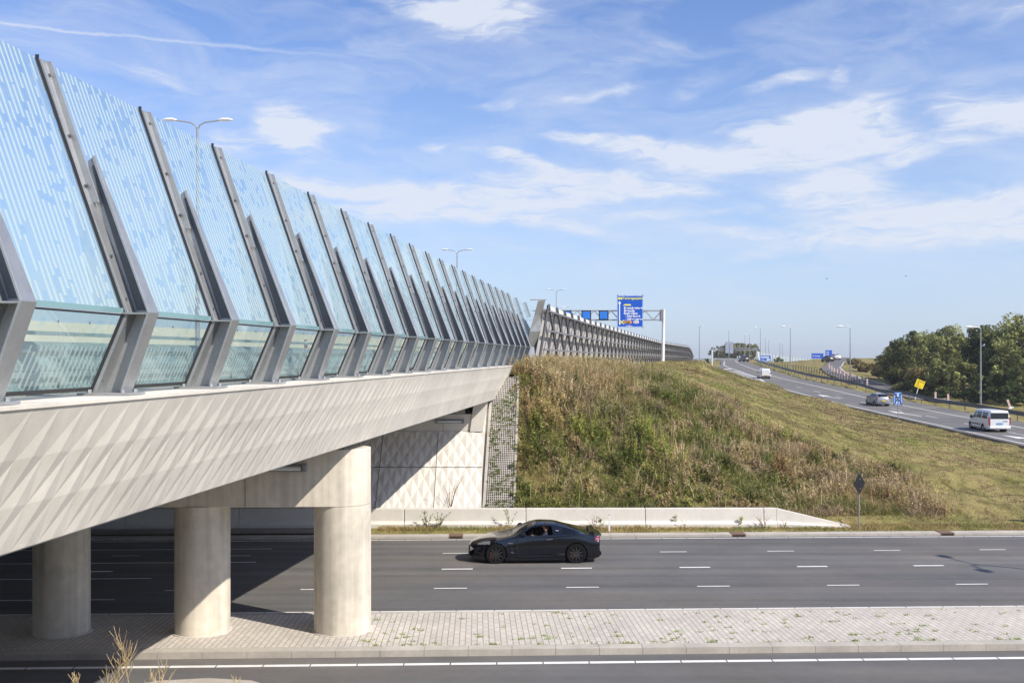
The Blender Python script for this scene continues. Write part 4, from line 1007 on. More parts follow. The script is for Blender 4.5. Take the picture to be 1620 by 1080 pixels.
# ------------------------------------------------------------------ lamps
def lamp_double(label, x, y, zb, H, arm=1.45, rz=0, hw=1.0):
    t = thing('street_lamp', label, 'street lamp', (x, y, zb), (0, 0, rz), group='two-armed motorway lamps')
    b = MB(); b.tube([(0, 0, -.3), (0, 0, H * .4), (0, 0, H - .3)], [.12, .09, .055], 10); b.build('pole', M_STEEL, t, smooth=True)
    for s in (-1, 1):
        a = MB(); a.tube([(0, 0, H - .45), (s * .12, 0, H - .2), (s * .35, 0, H - .08), (s * arm * .72, 0, H + .02)], .035, 8); a.build('arm', M_STEEL, t, smooth=True)
        h = MB(); x0 = s * arm * .68; x1 = s * (arm + .25)
        h.tube([(x0, 0, H + .02), (x0 + (x1 - x0) * .3, 0, H + .07), (x0 + (x1 - x0) * .75, 0, H + .07), (x1, 0, H + .03)], [.05, .15 * hw, .13 * hw, .04], 10)
        h.v = [(v[0], v[1], H + (v[2] - H) * .55 + .02) for v in h.v]; h.build('lamp_head', M_WHITE, t, smooth=True)
    return t
lamp_double('two-armed lamp rising behind the second and third glass bays, nearest of its row', -15.1, 47.8, decz(48), 11.9)
lamp_double('two-armed lamp seen above the glass barrier near the middle, second of its row', -5.9, 107, decz(107), 12.0)
lamp_double('two-armed lamp beyond the end of the glass barrier, third of its row', 7.6, 171, decz(171) , 12.2)
lamp_double('two-armed lamp on the clinker median at far right, its shadow on the road', 25.3, 27.2, medz(25.5), 10.4, 1.5, R(90), 1.5)
def lamp_single(label, px, ptop, pbase, Y, arm=2.2, s=-1, head=True):
    p = P(px, pbase, Y); H = (pbase - ptop) * Y / F
    t = thing('street_lamp', label, 'street lamp', p, group='one-armed lamps along the ramp')
    b = MB(); b.tube([(0, 0, -.5), (0, 0, 1), (0, 0, H * .6), (0, 0, H - .25), (s * .12, 0, H - .07), (s * .4, 0, H), (s * arm * .6, 0, H + .03)], [.13, .12, .09, .065, .055, .05, .04], 8); b.build('pole', M_STEEL, t, smooth=True)
    h = MB(); h.tube([(s * arm * .55, 0, H + .03), (s * arm * .7, 0, H + .06), (s * arm, 0, H + .05), (s * arm * 1.08, 0, H + .03)], [.05, .15, .12, .04], 8); h.build('lamp_head', M_WHITE, t, smooth=True)
    d = MB(); d.box((-s * .02, -.125, 1.4), (.11, .02, .35)); d.build('service_door', M_STEELM, t)
lamp_single('tall one-armed lamp in front of the dark wood at right', 1551.5, 517.5, 641, 127, 1.9)
lamp_single('one-armed lamp behind the guardrail, left of the wood', 1345, 516.5, 610, 172, 2.2)
lamp_single('one-armed lamp between the white van and the blue direction signs', 1250.5, 516.5, 588, 217, 2.0)
lamp_single('slim one-armed lamp rising behind the white van on the ramp', 1203, 517.5, 574, 300, 1.9)
lamp_single('distant one-armed lamp standing before the far grove, right of the gantry panels', 1186, 528.5, 571, 380, 1.8)
lamp_single('distant one-armed lamp before the far grove near its centre', 1178.5, 528.5, 570, 420, .6)
lamp_single('distant lamp right in front of the gantry panels', 1153, 521, 572, 300, .5)
for k, (a, t_, b_, Y) in enumerate(((1211, 534, 570, 400), (1216, 537, 569, 420), (1234, 540, 572, 380), (1238, 542, 572, 400))):
    lamp_single('faint far lamp post beyond the blue place-name sign, ' + ('leftmost', 'second from left', 'third from left', 'rightmost')[k], a, t_, b_, Y, .8)
lamp_single('slender lamp just beyond the curved end of the lattice barrier', 1106.5, 515.5, 565, 250, 1.0, 1)
lamp_single('faint lamp pole rising behind the large direction sign', 903, 486, 560, 260, 2.4, -1)

# ------------------------------------------------------------------ sign gantry
gn = thing('sign_gantry', 'white and grey truss gantry with a blue direction sign across the motorway', 'gantry', P(1048, 571, 134))
Yg = 134.0; g = Yg / F
b = MB(); p0, p1 = P(1048.5, 574, Yg), P(1050, 489.5, Yg)
b.tube([p0, p0.lerp(p1, .5), p1], [.235, .215, .19], 12); b.build('column', M_WHITE, gn, world=True, smooth=True)
b = MB(); b.box(P(1048.5, 572.5, Yg), (1.0, 1.0, .25)); b.build('footing', M_KERB, gn, world=True)
tr_ = MB(); zt, zb_ = P(0, 491.5, Yg).z, P(0, 506, Yg).z; xa, xb = P(700, 0, Yg).x, P(1047, 0, Yg).x
for dy in (-.5, .5):
    for z in (zt, zb_): tr_.bar((xa, Yg + dy, z), (xb, Yg + dy, z), .13, .13)
    n = 26; s = (xb - xa) / n
    for i in range(n):
        x0_ = xb - s * (i + 1); za, zb2 = (zb_, zt) if i % 2 == 0 else (zt, zb_)
        tr_.bar((x0_, Yg + dy, za), (x0_ + s, Yg + dy, zb2), .06, .06)
for i in range(0, 27, 2): tr_.bar((xb - s * i, Yg - .5, zt), (xb - s * i, Yg + .5, zt), .06); tr_.bar((xb - s * i, Yg - .5, zb_), (xb - s * i, Yg + .5, zb_), .06)
tr_.build('truss', M_STEEL, gn, world=True)
b = MB(); b.box(P(1046.5, 498.7, Yg), (.35, 1.2, 1.5)); b.build('end_bracket', M_STEELM, gn, world=True)
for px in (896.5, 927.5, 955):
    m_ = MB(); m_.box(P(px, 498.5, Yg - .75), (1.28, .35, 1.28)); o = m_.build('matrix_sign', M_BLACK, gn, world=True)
    m_ = MB(); m_.box(P(px, 498.5, Yg - .94), (1.0, .03, 1.0)); q = m_.build('display', M_BLUEL, o); q.data.transform(Matrix.Translation(-Vector(gn.location)))  # blue paints the sky's reflection on the display face
def sign_board(parent, px0, py0, px1, py1, Y, m=M_BLUE, name='direction_sign', border=True):
    p, q = P(px0, py0, Y), P(px1, py1, Y); w, h = q.x - p.x, p.z - q.z; c = (p + q) / 2
    b = MB(); b.box(c, (w, .08, h)); o = b.build(name, m, None)
    o.data.transform(Matrix.Translation(-Vector(parent.location))); o.parent = parent
    if border:
        e = MB(); t_ = .05
        for (cx_, cz_, ww, hh) in ((0, h / 2 - t_, w, t_), (0, -h / 2 + t_, w, t_), (-w / 2 + t_, 0, t_, h), (w / 2 - t_, 0, t_, h)): e.box((c.x + cx_, Y - .043, c.z + cz_), (ww, .004, hh))
        e.build('border', mat('sign_border', (.45, .58, .85), .4), o).data.transform(Matrix.Translation(-Vector(parent.location)))
    return o, Vector((p.x, Y - .05, p.z)) - Vector(parent.location), w, h
M_TXT = mat('sign_white', (.85, .86, .88), .4); M_TXY = mat('sign_text_yellow', (.86, .78, .12), .4); M_ORG = mat('sign_orange', (.85, .40, .02), .4)
so, c0, sw, sh = sign_board(gn, 976.3, 467.5, 1017.2, 517.3, Yg - 1.0)
k = sw / 620.0                # metres per unit of the board, laid out from image pixels
def st(body, x, y, size, m, bold=.0, sx=1): return text_mesh('lettering', body, size, m, so, c0 + Vector((x * k, 0, -y * k)), bold=bold, sx=sx)
st('Terbregseplein', 130, 88, .40, M_TXY, .01, 1.12); st('Bergschenhoek', 160, 322, .42, M_TXT, .012, .98); st('Bleiswijk', 160, 388, .42, M_TXT, .012); st('Rotterdam', 160, 452, .42, M_TXT, .012)
st('- Schiebroek', 190, 516, .40, M_TXT, .012); st('- Hillegersberg', 190, 588, .40, M_TXT, .012); st('P 1000 m', 210, 740, .22, M_TXT, .004)
ar = MB(); z0 = -700 * k; z1 = -130 * k; ax = 58 * k
ar.box((c0.x + ax, c0.y, c0.z + (z0 + z1 - .3) / 2), (.13, .01, z1 - z0 - .3)); ar.add([(c0.x + ax - .22, c0.y - .006, c0.z + z1 - .35), (c0.x + ax + .22, c0.y - .006, c0.z + z1 - .35), (c0.x + ax, c0.y - .006, c0.z + z1)], [(0, 1, 2)])
ar.build('arrow', M_TXT, so, fixn=False)
ic = MB()
for xx in (50, 100): ic = MB(); ic.tube([(c0.x + xx * k, c0.y + .005, c0.z - 68 * k), (c0.x + xx * k, c0.y - .01, c0.z - 68 * k)], .16, 16); ic.build('yellow_roundel', M_TXY, so)
ic = MB()
ic.hexa([(c0.x + 140 * k, c0.y - .004, c0.z - 240 * k), (c0.x + 340 * k, c0.y - .004, c0.z - 240 * k), (c0.x + 340 * k, c0.y + .006, c0.z - 240 * k), (c0.x + 140 * k, c0.y + .006, c0.z - 240 * k),
         (c0.x + 180 * k, c0.y - .004, c0.z - 205 * k), (c0.x + 320 * k, c0.y - .004, c0.z - 205 * k), (c0.x + 320 * k, c0.y + .006, c0.z - 205 * k), (c0.x + 180 * k, c0.y + .006, c0.z - 205 * k)])
ic.build('yellow_plate', M_TXY, so)
cr = MB(); cc = Vector((c0.x + 110 * k, c0.y, c0.z - 636 * k))
cr.bar(cc + Vector((-.30, 0, -.26)), cc + Vector((.30, 0, .26)), .02, .12); cr.bar(cc + Vector((-.30, -.01, .26)), cc + Vector((.30, -.01, -.26)), .02, .12); cr.build('cross', M_TXY, so)
bx = MB(); bx.box((c0.x + 260 * k, c0.y, c0.z - 636 * k), (170 * k, .012, 62 * k)); bo = bx.build('orange_plate', M_ORG, so, bevel=.005); text_mesh('lettering', 'N209', .28, M_BLACK, so, (c0.x + 195 * k, c0.y - .008, c0.z - 656 * k), bold=.012)
bx = MB(); bx.tube([(c0.x + 420 * k, c0.y + .003, c0.z - 636 * k), (c0.x + 420 * k, c0.y - .008, c0.z - 636 * k)], 32 * k, 14); bx.tube([(c0.x + 490 * k, c0.y + .003, c0.z - 636 * k), (c0.x + 490 * k, c0.y - .008, c0.z - 636 * k)], 32 * k, 14)
bx.box((c0.x + 455 * k, c0.y - .0035, c0.z - 636 * k), (70 * k, .0105, 63.5 * k)); bx.build('white_plate', M_TXT, so); text_mesh('lettering', 'S114', .26, M_RED, so, (c0.x + 405 * k, c0.y - .012, c0.z - 654 * k), bold=.01)
b = MB()
for px, py in ((977, 467), (1017, 467), (977, 518), (1017, 518)): b.box(P(px, py, Yg - 1.0), (.14, .16, .14))
b.build('corner_clamp', M_STEELM, gn, world=True)
b = MB()
for px in (988, 1006): b.box(P(px, 492, Yg - .75), (.1, .4, 4.3))
b.build('hanger', M_STEELM, gn, world=True)

# far gantry with grey panel backs
fg = thing('sign_gantry', 'distant grey truss gantry with two panel backs in front of the far grove', 'gantry', P(1126, 578, 285))
Yf = 285.0
b = MB(); b.tube([P(1126.3, 582, Yf - 60), P(1126.3, 553, Yf - 60)], .14, 8); b.build('column', M_WHITE, fg, world=True); b = MB(); b.tube([P(1201, 571, Yf), P(1197, 551, Yf)], .2, 8); b.build('column', M_WHITE, fg, world=True)
b = MB()
za, zb_ = P(0, 550.7, Yf).z, P(0, 554, Yf).z; xa, xb = P(1127, 0, Yf).x, P(1198, 0, Yf).x
for z in (za, zb_): b.bar((xa, Yf, z), (xb, Yf, z), .16, .16)
for i in range(14): s = (xb - xa) / 14; b.bar((xa + s * i, Yf, za if i % 2 else zb_), (xa + s * (i + 1), Yf, zb_ if i % 2 else za), .1)
b.tube([P(1127.5, 575, Yf), P(1127.5, 550, Yf)], .2, 8); b.build('truss', M_STEEL, fg, world=True)
for px in (1150.5, 1157): b = MB(); b.box(P(px, 549.5, Yf - .4), (1.05, .2, 3.2)); b.build('panel_back', mat('panel_grey', (.32, .36, .45), .6, 0, .1, 3), fg, world=True)
for px in (1126, 1199.5): b = MB(); b.box(P(px, 551.8, Yf - .5), (.35, .35, .9)); b.build('camera_housing', M_STEELD, fg, world=True)

# blue signs at right far and the place-name sign
def post_sign(name, label, cat, box, Y, posts, m=M_BLUE, ground=None, border=True):
    px0, py0, px1, py1 = box; t = thing(name, label, cat, P((px0 + px1) / 2, ground, Y))
    o, c0, w, h = sign_board(t, px0, py0, px1, py1, Y, m, 'board', border)
    for px in posts:
        b = MB(); b.tube([P(px, ground + 1, Y + .1), P(px, (py0 + py1) / 2, Y + .1)], .06, 8); b.build('post', M_STEEL, t, world=True)
    return t, o, c0, w, h
t, o, c0, w, h = post_sign('place_sign', 'blue place-name sign with white lettering behind the guardrail above the white van', 'sign', (1202.5, 562, 1219.5, 571), 232, (1206, 1216), ground=585)
text_mesh('lettering', 'RODENRIJS', .52, M_TXT, o, c0 + Vector((.18, 0, -.62)), bold=.02, sx=.72); text_mesh('lettering', 'centrum', .3, M_TXT, o, c0 + Vector((.25, 0, -1.08)), bold=.008, sx=.8)
b = MB(); b.box(c0 + Vector((1.9, 0, -1.0)), (.8, .012, .28)); b.build('white_plate', M_TXT, o)
t, o, c0, w, h = post_sign('direction_sign', 'wide blue direction sign on the far right hillside, left of the taller one', 'sign', (1283.5, 558.5, 1303, 567), 290, (1287, 1300), ground=578)
text_mesh('lettering', 'A13  Den Haag', .5, M_TXT, o, c0 + Vector((.3, 0, -.95)), bold=.01, sx=.7)
t, o, c0, w, h = post_sign('direction_sign', 'tall blue direction sign on the far right hillside, right of the wide one', 'sign', (1305.5, 553.5, 1316.5, 568.5), 290, (1308, 1314), ground=578)
for i, s in enumerate(('Delft', 'Zuid')): text_mesh('lettering', s, .5, M_TXT, o, c0 + Vector((.3, 0, -.8 - .6 * i)), bold=.01, sx=.8)
b = MB(); b.box(c0 + Vector((.95, 0, -2.1)), (.8, .012, .3)); b.build('orange_plate', M_ORG, o)
t = thing('traffic_camera_pole', 'thin distant pole with a side arm right of the tall blue sign', 'pole', P(1328.5, 574, 280))
b = MB(); b.tube([P(1328.5, 575, 280), P(1328.5, 562.5, 280)], .09, 8); b.build('pole', M_STEELD, t, world=True); b = MB(); b.bar(P(1318, 563, 280), P(1328.5, 563, 280), .12); b.box(P(1328, 564.5, 280), (.4, .3, .7)); b.build('arm', M_STEEL, t, world=True)

# end-of-motor-road sign by the ramp
Ys_ = 94.0; t = thing('end_of_motorway_sign', 'blue motorway sign crossed out in black on a grey post beside the ramp', 'sign', P(1420.5, 668, Ys_))
o, c0, w, h = sign_board(t, 1413.8, 620.5, 1426.8, 640.2, Ys_, M_BLUEL, 'board')
b = MB(); b.tube([P(1420.5, 669, Ys_ + .09), P(1420.5, 624, Ys_ + .09)], .04, 8); b.build('post', M_STEEL, t, world=True)
b = MB(); cx_ = c0.x + w / 2
b.add([c0 + Vector((w * .22, 0, -h * .86)), c0 + Vector((w * .40, 0, -h * .86)), c0 + Vector((w * .47, 0, -h * .36)), c0 + Vector((w * .40, 0, -h * .36))], [(0, 1, 2, 3)])
b.add([c0 + Vector((w * .60, 0, -h * .86)), c0 + Vector((w * .78, 0, -h * .86)), c0 + Vector((w * .60, 0, -h * .36)), c0 + Vector((w * .53, 0, -h * .36))], [(0, 1, 2, 3)])
b.tube([c0 + Vector((w / 2, .003, -h * .17)), c0 + Vector((w / 2, -.003, -h * .17))], w * .11, 14); b.box(c0 + Vector((w / 2, 0, -h * .30)), (w * .72, .006, h * .05)); b.build('road_symbol', M_TXT, o, fixn=False)
b = MB(); b.bar(c0 + Vector((w * .02, -.012, -h * .98)), c0 + Vector((w * .98, -.012, -h * .02)), .012, .075); b.bar(c0 + Vector((w * .02, -.014, -h * .02)), c0 + Vector((w * .98, -.014, -h * .98)), .012, .075); b.build('black_cross', M_BLACK, o)
b = MB(); b.box(P(1413.8, 640.5, Ys_), (.08, .1, .08)); b.box(P(1426.8, 640.5, Ys_), (.08, .1, .08)); b.build('corner_bracket', M_STEELM, t, world=True)

# yellow tilted temporary sign
t = thing('temporary_sign', 'square yellow temporary sign leaning on a thin pole behind the guardrail', 'sign', P(1448, 633, 130), (0, 0, 0))
b = MB(); sz = 13.2 * 130 / F; ctr = P(1455.2, 607.2, 130) - t.location
Rm = Matrix.Rotation(R(22), 3, 'Y'); b.box(ctr, (sz * 1.05, .03, sz * .96), Rm); o = b.build('board', M_YEL, t)
for i in range(4): text_mesh('lettering', ('OMLEIDING', 'volg', 'A13', 'route U2')[i], .17, M_BLACK, o, ctr + Rm @ Vector((-.42, -.018, .26 - .2 * i)), rot=(Matrix.Rotation(R(22), 3, 'Y') @ Matrix.Rotation(R(90), 3, 'X')).to_euler())
b = MB(); b.bar(Vector((-.1, .05, -.2)), ctr + Vector((.05, .05, .35)), .07); b.build('pole', M_WHITE, t)

# back of the diamond shaped warning sign on the verge
Yd = 42.0; t = thing('diamond_sign', 'black diamond-shaped sign seen edge-on on a thin grey pole in the verge', 'sign', P(1359.3, 836, Yd), (0, 0, 0))
b = MB(); b.tube([(0, .03, -.1), (0, .03, 2.32)], .027, 10); b.build('post', M_STEEL, t, smooth=True)
b = MB(); cz = 1.90; hd = .46; yaw = R(-40)
pl = [(0, -hd), (hd, 0), (0, hd), (-hd, 0)]
# rounded corners
rp = []
for i in range(4):
    p0, p1, p2 = Vector(pl[i - 1]), Vector(pl[i]), Vector(pl[(i + 1) % 4])
    for f in (.14, .05): rp.append(p1.lerp(p0, f) * (1 if f > .1 else .985))
    for f in (.05, .14): rp.append(p1.lerp(p2, f) * (1 if f > .1 else .985))
def dp(p, d): return (p[0] * math.cos(yaw) + d * math.sin(yaw), -p[0] * math.sin(yaw) - .0 + d * math.cos(yaw) * -1 - .03, cz + p[1])
b.prism(rp, lambda p: dp(p, 0), lambda p: dp(p, .02)); b.build('plate', mat('dark_sign_back', (.022, .023, .026), .9, spec=.1), t)
b = MB(); b.box((0, .0, 2.36), (.05, .06, .06)); b.box((0, .0, cz + .2), (.10, .09, .04)); b.box((0, .0, cz - .2), (.10, .09, .04)); b.build('clamp', M_STEELD, t)
# small green marker at the right edge
t = thing('verge_box', 'small dark green box on the bank at the right edge of the view', 'cabinet', P(1629, 822, 43.6)); b = MB(); b.box((0, 0, .2), (.35, .3, .5)); b.build('body', mat('dark_green_paint', (.02, .06, .045), .6), t, bevel=.02); b = MB(); b.box((0, 0, .47), (.4, .35, .05)); b.build('lid', M_STEELD, t)

# far right grey-blue glass barrier
gb = thing('far_noise_barrier', 'distant grey-blue noise barrier running behind the place-name sign', 'noise barrier', P(1220, 573, 330))
M_FARP = mat('far_glass_panel', (.24, .31, .36), .3, .0, .08, .3); M_FARP2 = mat('far_glass_panel_pale', (.42, .50, .54), .3, 0, .08, .3)
n = 26
def fpt(i, tp): 
    t_ = i / n; X = 78 + (192 - 78) * t_ ** 1.3; Y = 318 + (600 - 318) * t_ ** 1.25; zt = EYE + 1.7 - 4.6 * t_; zb = EYE - 3.3 - 4.5 * t_
    return Vector((X, Y, zb + (zt - zb) * tp))
for i in range(n):
    b = MB(); b.add([fpt(i, 0), fpt(i + 1, 0), fpt(i + 1, .55), fpt(i, .55)], [(0, 1, 2, 3)]); b.build('panel', M_FARP, gb, world=True, fixn=False)
    b = MB(); b.add([fpt(i, .55), fpt(i + 1, .55), fpt(i + 1, 1), fpt(i, 1)], [(0, 1, 2, 3)]); b.build('upper_panel', M_FARP2, gb, world=True, fixn=False)
for i in range(n + 1): b = MB(); b.bar(fpt(i, 0), fpt(i, 1.03), .22); b.build('post', M_STEELM, gb, world=True)
# fence stakes on the hillside
fs = thing('stake_fence', 'low fence of dark stakes on the dry grass behind the guardrail', 'fence', P(1240, 584, 222))
b = MB()
for k_ in range(34):
    px = 1221 + k_ * 4.2; Y = 238 - k_ * 2.4; py = 577 + (px - 1221) * .235; p = P(px, py, Y); z = float(terr(np.array([p.x]), np.array([p.y]))[0])
    b = MB(); b.bar((p.x, p.y, z - .1), (p.x, p.y, z + 1.1), .12); b.build('stake', mat('dark_wood', (.07, .06, .05), .9), fs, world=True)

# ------------------------------------------------------------------ vehicles
M_TYRE = mat('tyre_rubber', (.010, .010, .011), .9, spec=.12); M_RIMD = mat('dark_rim', (.05, .05, .055), .3, .8); M_RIMS = mat('silver_rim', (.5, .5, .52), .35, .8)
M_CARGL = mat_glass('car_glass', (.80, .84, .83), .0); M_CARGLD = mat_glass('dark_car_glass', (.10, .115, .12), .03)
M_TRIM = mat('black_trim', (.010, .010, .012), .6, spec=.2); M_TAIL = mat('tail_light', (.30, .012, .012), .2, coat=1); M_HEAD = mat('head_light', (.22, .23, .25), .2, .3)
M_PLATE = mat('yellow_plate', (.80, .55, .03), .4); M_ORA = mat('orange_caliper', (.75, .16, .02), .4); M_SEAT = mat('seat_fabric', (.03, .03, .034), .9)
M_SKIN = mat('skin', (.42, .24, .17), .6); M_SHIRT = mat('dark_shirt', (.03, .035, .05), .9); M_HAIR = mat('dark_hair', (.03, .02, .015), .8)
def inpoly(x, z, poly):
    r = False; j = len(poly) - 1
    for i in range(len(poly)):
        (xi, zi), (xj, zj) = poly[i], poly[j]
        if (zi > z) != (zj > z) and x < (xj - xi) * (z - zi) / (zj - zi) + xi: r = not r
        j = i
    return r
def pchip(xs, vs, x):
    xs = np.array(xs, float); vs = np.array(vs, float); h = np.diff(xs); d = np.diff(vs, axis=0) / h[:, None]; m = np.zeros_like(vs)
    for k in range(vs.shape[1]):
        for i in range(1, len(xs) - 1):
            if d[i - 1, k] * d[i, k] > 0: w1 = 2 * h[i] + h[i - 1]; w2 = h[i] + 2 * h[i - 1]; m[i, k] = (w1 + w2) / (w1 / d[i - 1, k] + w2 / d[i, k])
        m[0, k] = d[0, k]; m[-1, k] = d[-1, k]
    i = np.clip(np.searchsorted(xs, x) - 1, 0, len(xs) - 2); t = ((x - xs[i]) / h[i])[:, None]; H = h[i][:, None]
    return (2 * t**3 - 3 * t**2 + 1) * vs[i] + (t**3 - 2 * t**2 + t) * H * m[i] + (-2 * t**3 + 3 * t**2) * vs[i + 1] + (t**3 - t**2) * H * m[i + 1]
def make_car(t, spec):
    """body lofted from cross sections; x from nose (0) to tail, faces sorted into paint and glass parts"""
    S = np.array(spec['stations'], float); L_ = S[-1, 0]; step = spec.get('step', .03)
    xs = np.unique(np.round(np.concatenate([np.arange(0, L_, step), S[:, 0], [L_]]), 4)); V = pchip(S[:, 0], S[:, 1:], xs)
    nb_, ns, nu, nt_ = 4, spec.get('ns', 18), spec.get('nu', 16), 12
    ring = []; seg = []
    us = np.linspace(0, 1, ns + 1); uu = np.linspace(0, 1, nu + 1)[1:]; ut = np.linspace(0, 1, nt_ + 1)[1:]; ub = np.linspace(0, 1, nb_ + 1)[:-1]
    Ys, Zs = [], []
    for (zb, zbt, zt, wl, wb, wt) in V:
        y, z = [], []
        for u in ub: y.append(u * (wl - .05)); z.append(zb)
        bulge = spec.get('bulge', .035)
        for u in us:
            zz = zb + (zbt - zb) * u; ww = (wl - .05 * (1 - min(1, u * 6)) ** 2) + (wb - wl) * u ** 1.6 + bulge * math.sin(math.pi * min(1, u * 1.03)) ; y.append(ww); z.append(zz)
        zc = zt - spec.get('crown', .05) * min(1, max(0.2, (zt - zbt) / .3)); 
        y0_, z0_ = y[-1], z[-1]
        for u in uu: y.append(y0_ + (wt - y0_) * (u ** 1.15)); z.append(z0_ + (zc - z0_) * (u ** .95))
        for u in ut: y.append(wt * (1 - u)); z.append(zc + (zt - zc) * (1 - (1 - u) ** 2.2))
        Ys.append(y); Zs.append(z)
    Ys, Zs = np.array(Ys), np.array(Zs); nr = Ys.shape[1]; nx_ = len(xs)
    XX = np.repeat(xs[:, None], nr, 1).copy()
    # nose / tail rounding in plan
    rn, rt = spec.get('round_nose', .35), spec.get('round_tail', .25)
    for i, x in enumerate(xs):
        XX[i] += 0
    wmax = S[:, 4].max()
    XX += rn * (np.abs(Ys) / wmax) ** 2.6 * np.clip(1 - XX / 1.3, 0, 1) - rt * (np.abs(Ys) / wmax) ** 2.6 * np.clip(1 - (L_ - XX) / 1.0, 0, 1)
    # snap to wheel arch circles
    wz, wr, wx = spec['wheel_r'], spec['wheel_r'] + spec.get('arch', .05), spec['wheels']
    side = slice(nb_, nb_ + ns + 1)
    for c in wx:
        d = np.hypot(XX - c, Zs - wz); sel = (np.abs(d - wr) < step * .62) & (Zs < wz + wr + .05); sel[:, :nb_] = False; sel[:, nb_ + ns:] = False
        XX = np.where(sel, c + (XX - c) * wr / np.maximum(d, 1e-6), XX); Zs = np.where(sel, wz + (Zs - wz) * wr / np.maximum(d, 1e-6), Zs)
    parts = {'body': ([], [])}
    allv = []
    for s in (1, -1): allv.append(np.stack([XX.ravel(), s * Ys.ravel(), Zs.ravel()], 1))
    VV = np.concatenate(allv); half = nx_ * nr
    groups = {}
    for s in (0, 1):
        for i in range(nx_ - 1):
            for j in range(nr - 1):
                a, b_, c, d = i * nr + j, i * nr + j + 1, (i + 1) * nr + j + 1, (i + 1) * nr + j
                mx_, mz_, my_ = (XX[i, j] + XX[i + 1, j + 1]) / 2, (Zs[i, j] + Zs[i + 1, j + 1]) / 2, (Ys[i, j] + Ys[i + 1, j + 1]) / 2
                zone = 'bot' if j < nb_ else 'side' if j < nb_ + ns else 'up' if j < nb_ + ns + nu else 'top'
                if zone in ('side', 'bot') and any(math.hypot(mx_ - w_, mz_ - wz) < wr for w_ in wx) and my_ > wmax * .55: continue
                nm = 'body'
                for (pn, fn) in spec['regions']:
                    if fn(mx_, my_, mz_, zone, s): nm = pn; break
                f = (a, b_, c, d) if s == 1 else (d, c, b_, a)
                groups.setdefault((nm, s if nm in spec.get('paired', ()) else 0), []).append(tuple(q + s * half for q in f))
    objs = {}
    for (nm, s), fl in groups.items():
        fl = np.array(fl); used, inv = np.unique(fl, return_inverse=True)
        if nm == 'body' or nm not in spec['mats']: mm = spec['paint']
        else: mm = spec['mats'][nm]
        o = mesh_np(nm.split('#')[0], VV[used], [inv.reshape(fl.shape)], mm, parent=t, smooth=True)
        bm = bmesh.new(); bm.from_mesh(o.data); bmesh.ops.remove_doubles(bm, verts=bm.verts, dist=.0005)
        if nm == 'body':
            # close nose and tail
            bm.edges.ensure_lookup_table()
            for x_end in (0, 1):
                es = [e for e in bm.edges if e.is_boundary and all((v.co.x < .5 + rn if x_end == 0 else v.co.x > L_ - rt - .4) and not any(abs(math.hypot(v.co.x - w_, v.co.z - wz) - wr) < step * .9 for w_ in wx) for v in e.verts)]
                es = [e for e in es if all(abs(v.co.x - (0 if x_end == 0 else L_)) < (rn if x_end == 0 else rt) + .02 for v in e.verts)]
                try: bmesh.ops.holes_fill(bm, edges=es, sides=0)
                except Exception: pass
        bmesh.ops.recalc_face_normals(bm, faces=bm.faces); bm.to_mesh(o.data); bm.free(); objs[nm, s] = o
    # shell inside: floor pan and wheel wells
    b = MB(); b.box((L_ / 2, 0, S[:, 1].min() + .05), (L_ - .5, wmax * 1.5, .06)); b.build('underbody', M_TRIM, t)
    tw = spec.get('tyre_w', .24)
    yw = spec.get('track', wmax - tw / 2 - .02)
    for c in wx:
        for s in (-1, 1):
            b = MB(); b.tube([(c, s * (yw - .30), wz), (c, s * (yw + .02), wz)], wr + .03, 28, cap=False); b.tube([(c, s * (yw - .31), wz), (c, s * (yw - .30), wz)], wr + .03, 28); b.build('wheel_well', M_TRIM, t)
            w = MB(); R_ = wz
            prof = [(R_ * .66, -tw / 2), (R_ * .93, -tw / 2 - .005), (R_ * .99, -tw / 2 + .03), (R_, 0), (R_ * .99, tw / 2 - .03), (R_ * .93, tw / 2 + .005), (R_ * .66, tw / 2)]
            n = 40; vs, fs = [], []
            for k_ in range(n):
                a = 2 * math.pi * k_ / n
                for r_, yy in prof: vs.append((c + r_ * math.cos(a), s * yw + yy, wz + r_ * math.sin(a)))
            m_ = len(prof)
            for k_ in range(n):
                for q in range(m_ - 1): fs.append((k_ * m_ + q, k_ * m_ + q + 1, ((k_ + 1) % n) * m_ + q + 1, ((k_ + 1) % n) * m_ + q))
            w.add(vs, fs); wheel = w.build('wheel', M_TYRE, t, smooth=True)
            r = MB(); yo = s * (yw + tw / 2 - .02); rr = R_ * .68
            r.tube([(c, yo - s * .12, wz), (c, yo + s * .01, wz)], rr, 32, cap=False); r.tube([(c, yo - s * .15, wz), (c, yo - s * .12, wz)], rr, 32, mi=1)
            ns_ = spec.get('spokes', 6)
            for k_ in range(ns_):
                a = 2 * math.pi * k_ / ns_ + .3; e = Vector((math.cos(a), 0, math.sin(a)))
                r.bar(Vector((c, yo, wz)) + e * .03, Vector((c, yo - s * .005, wz)) + e * rr, .05, spec.get('spoke_w', .05), up=(0, 1, 0))
            r.tube([(c, yo - s * .05, wz), (c, yo + s * .015, wz)], .06, 14)
            r.build('rim', [spec['rim'], M_RIMD], wheel, smooth=False)
            if spec.get('caliper'):
                k_ = MB(); k_.box((c - .03 - rr * .5, yo - s * .07, wz - .03), (.10, .05, .20)); k_.build('brake_caliper', M_ORA, wheel)
    return objs

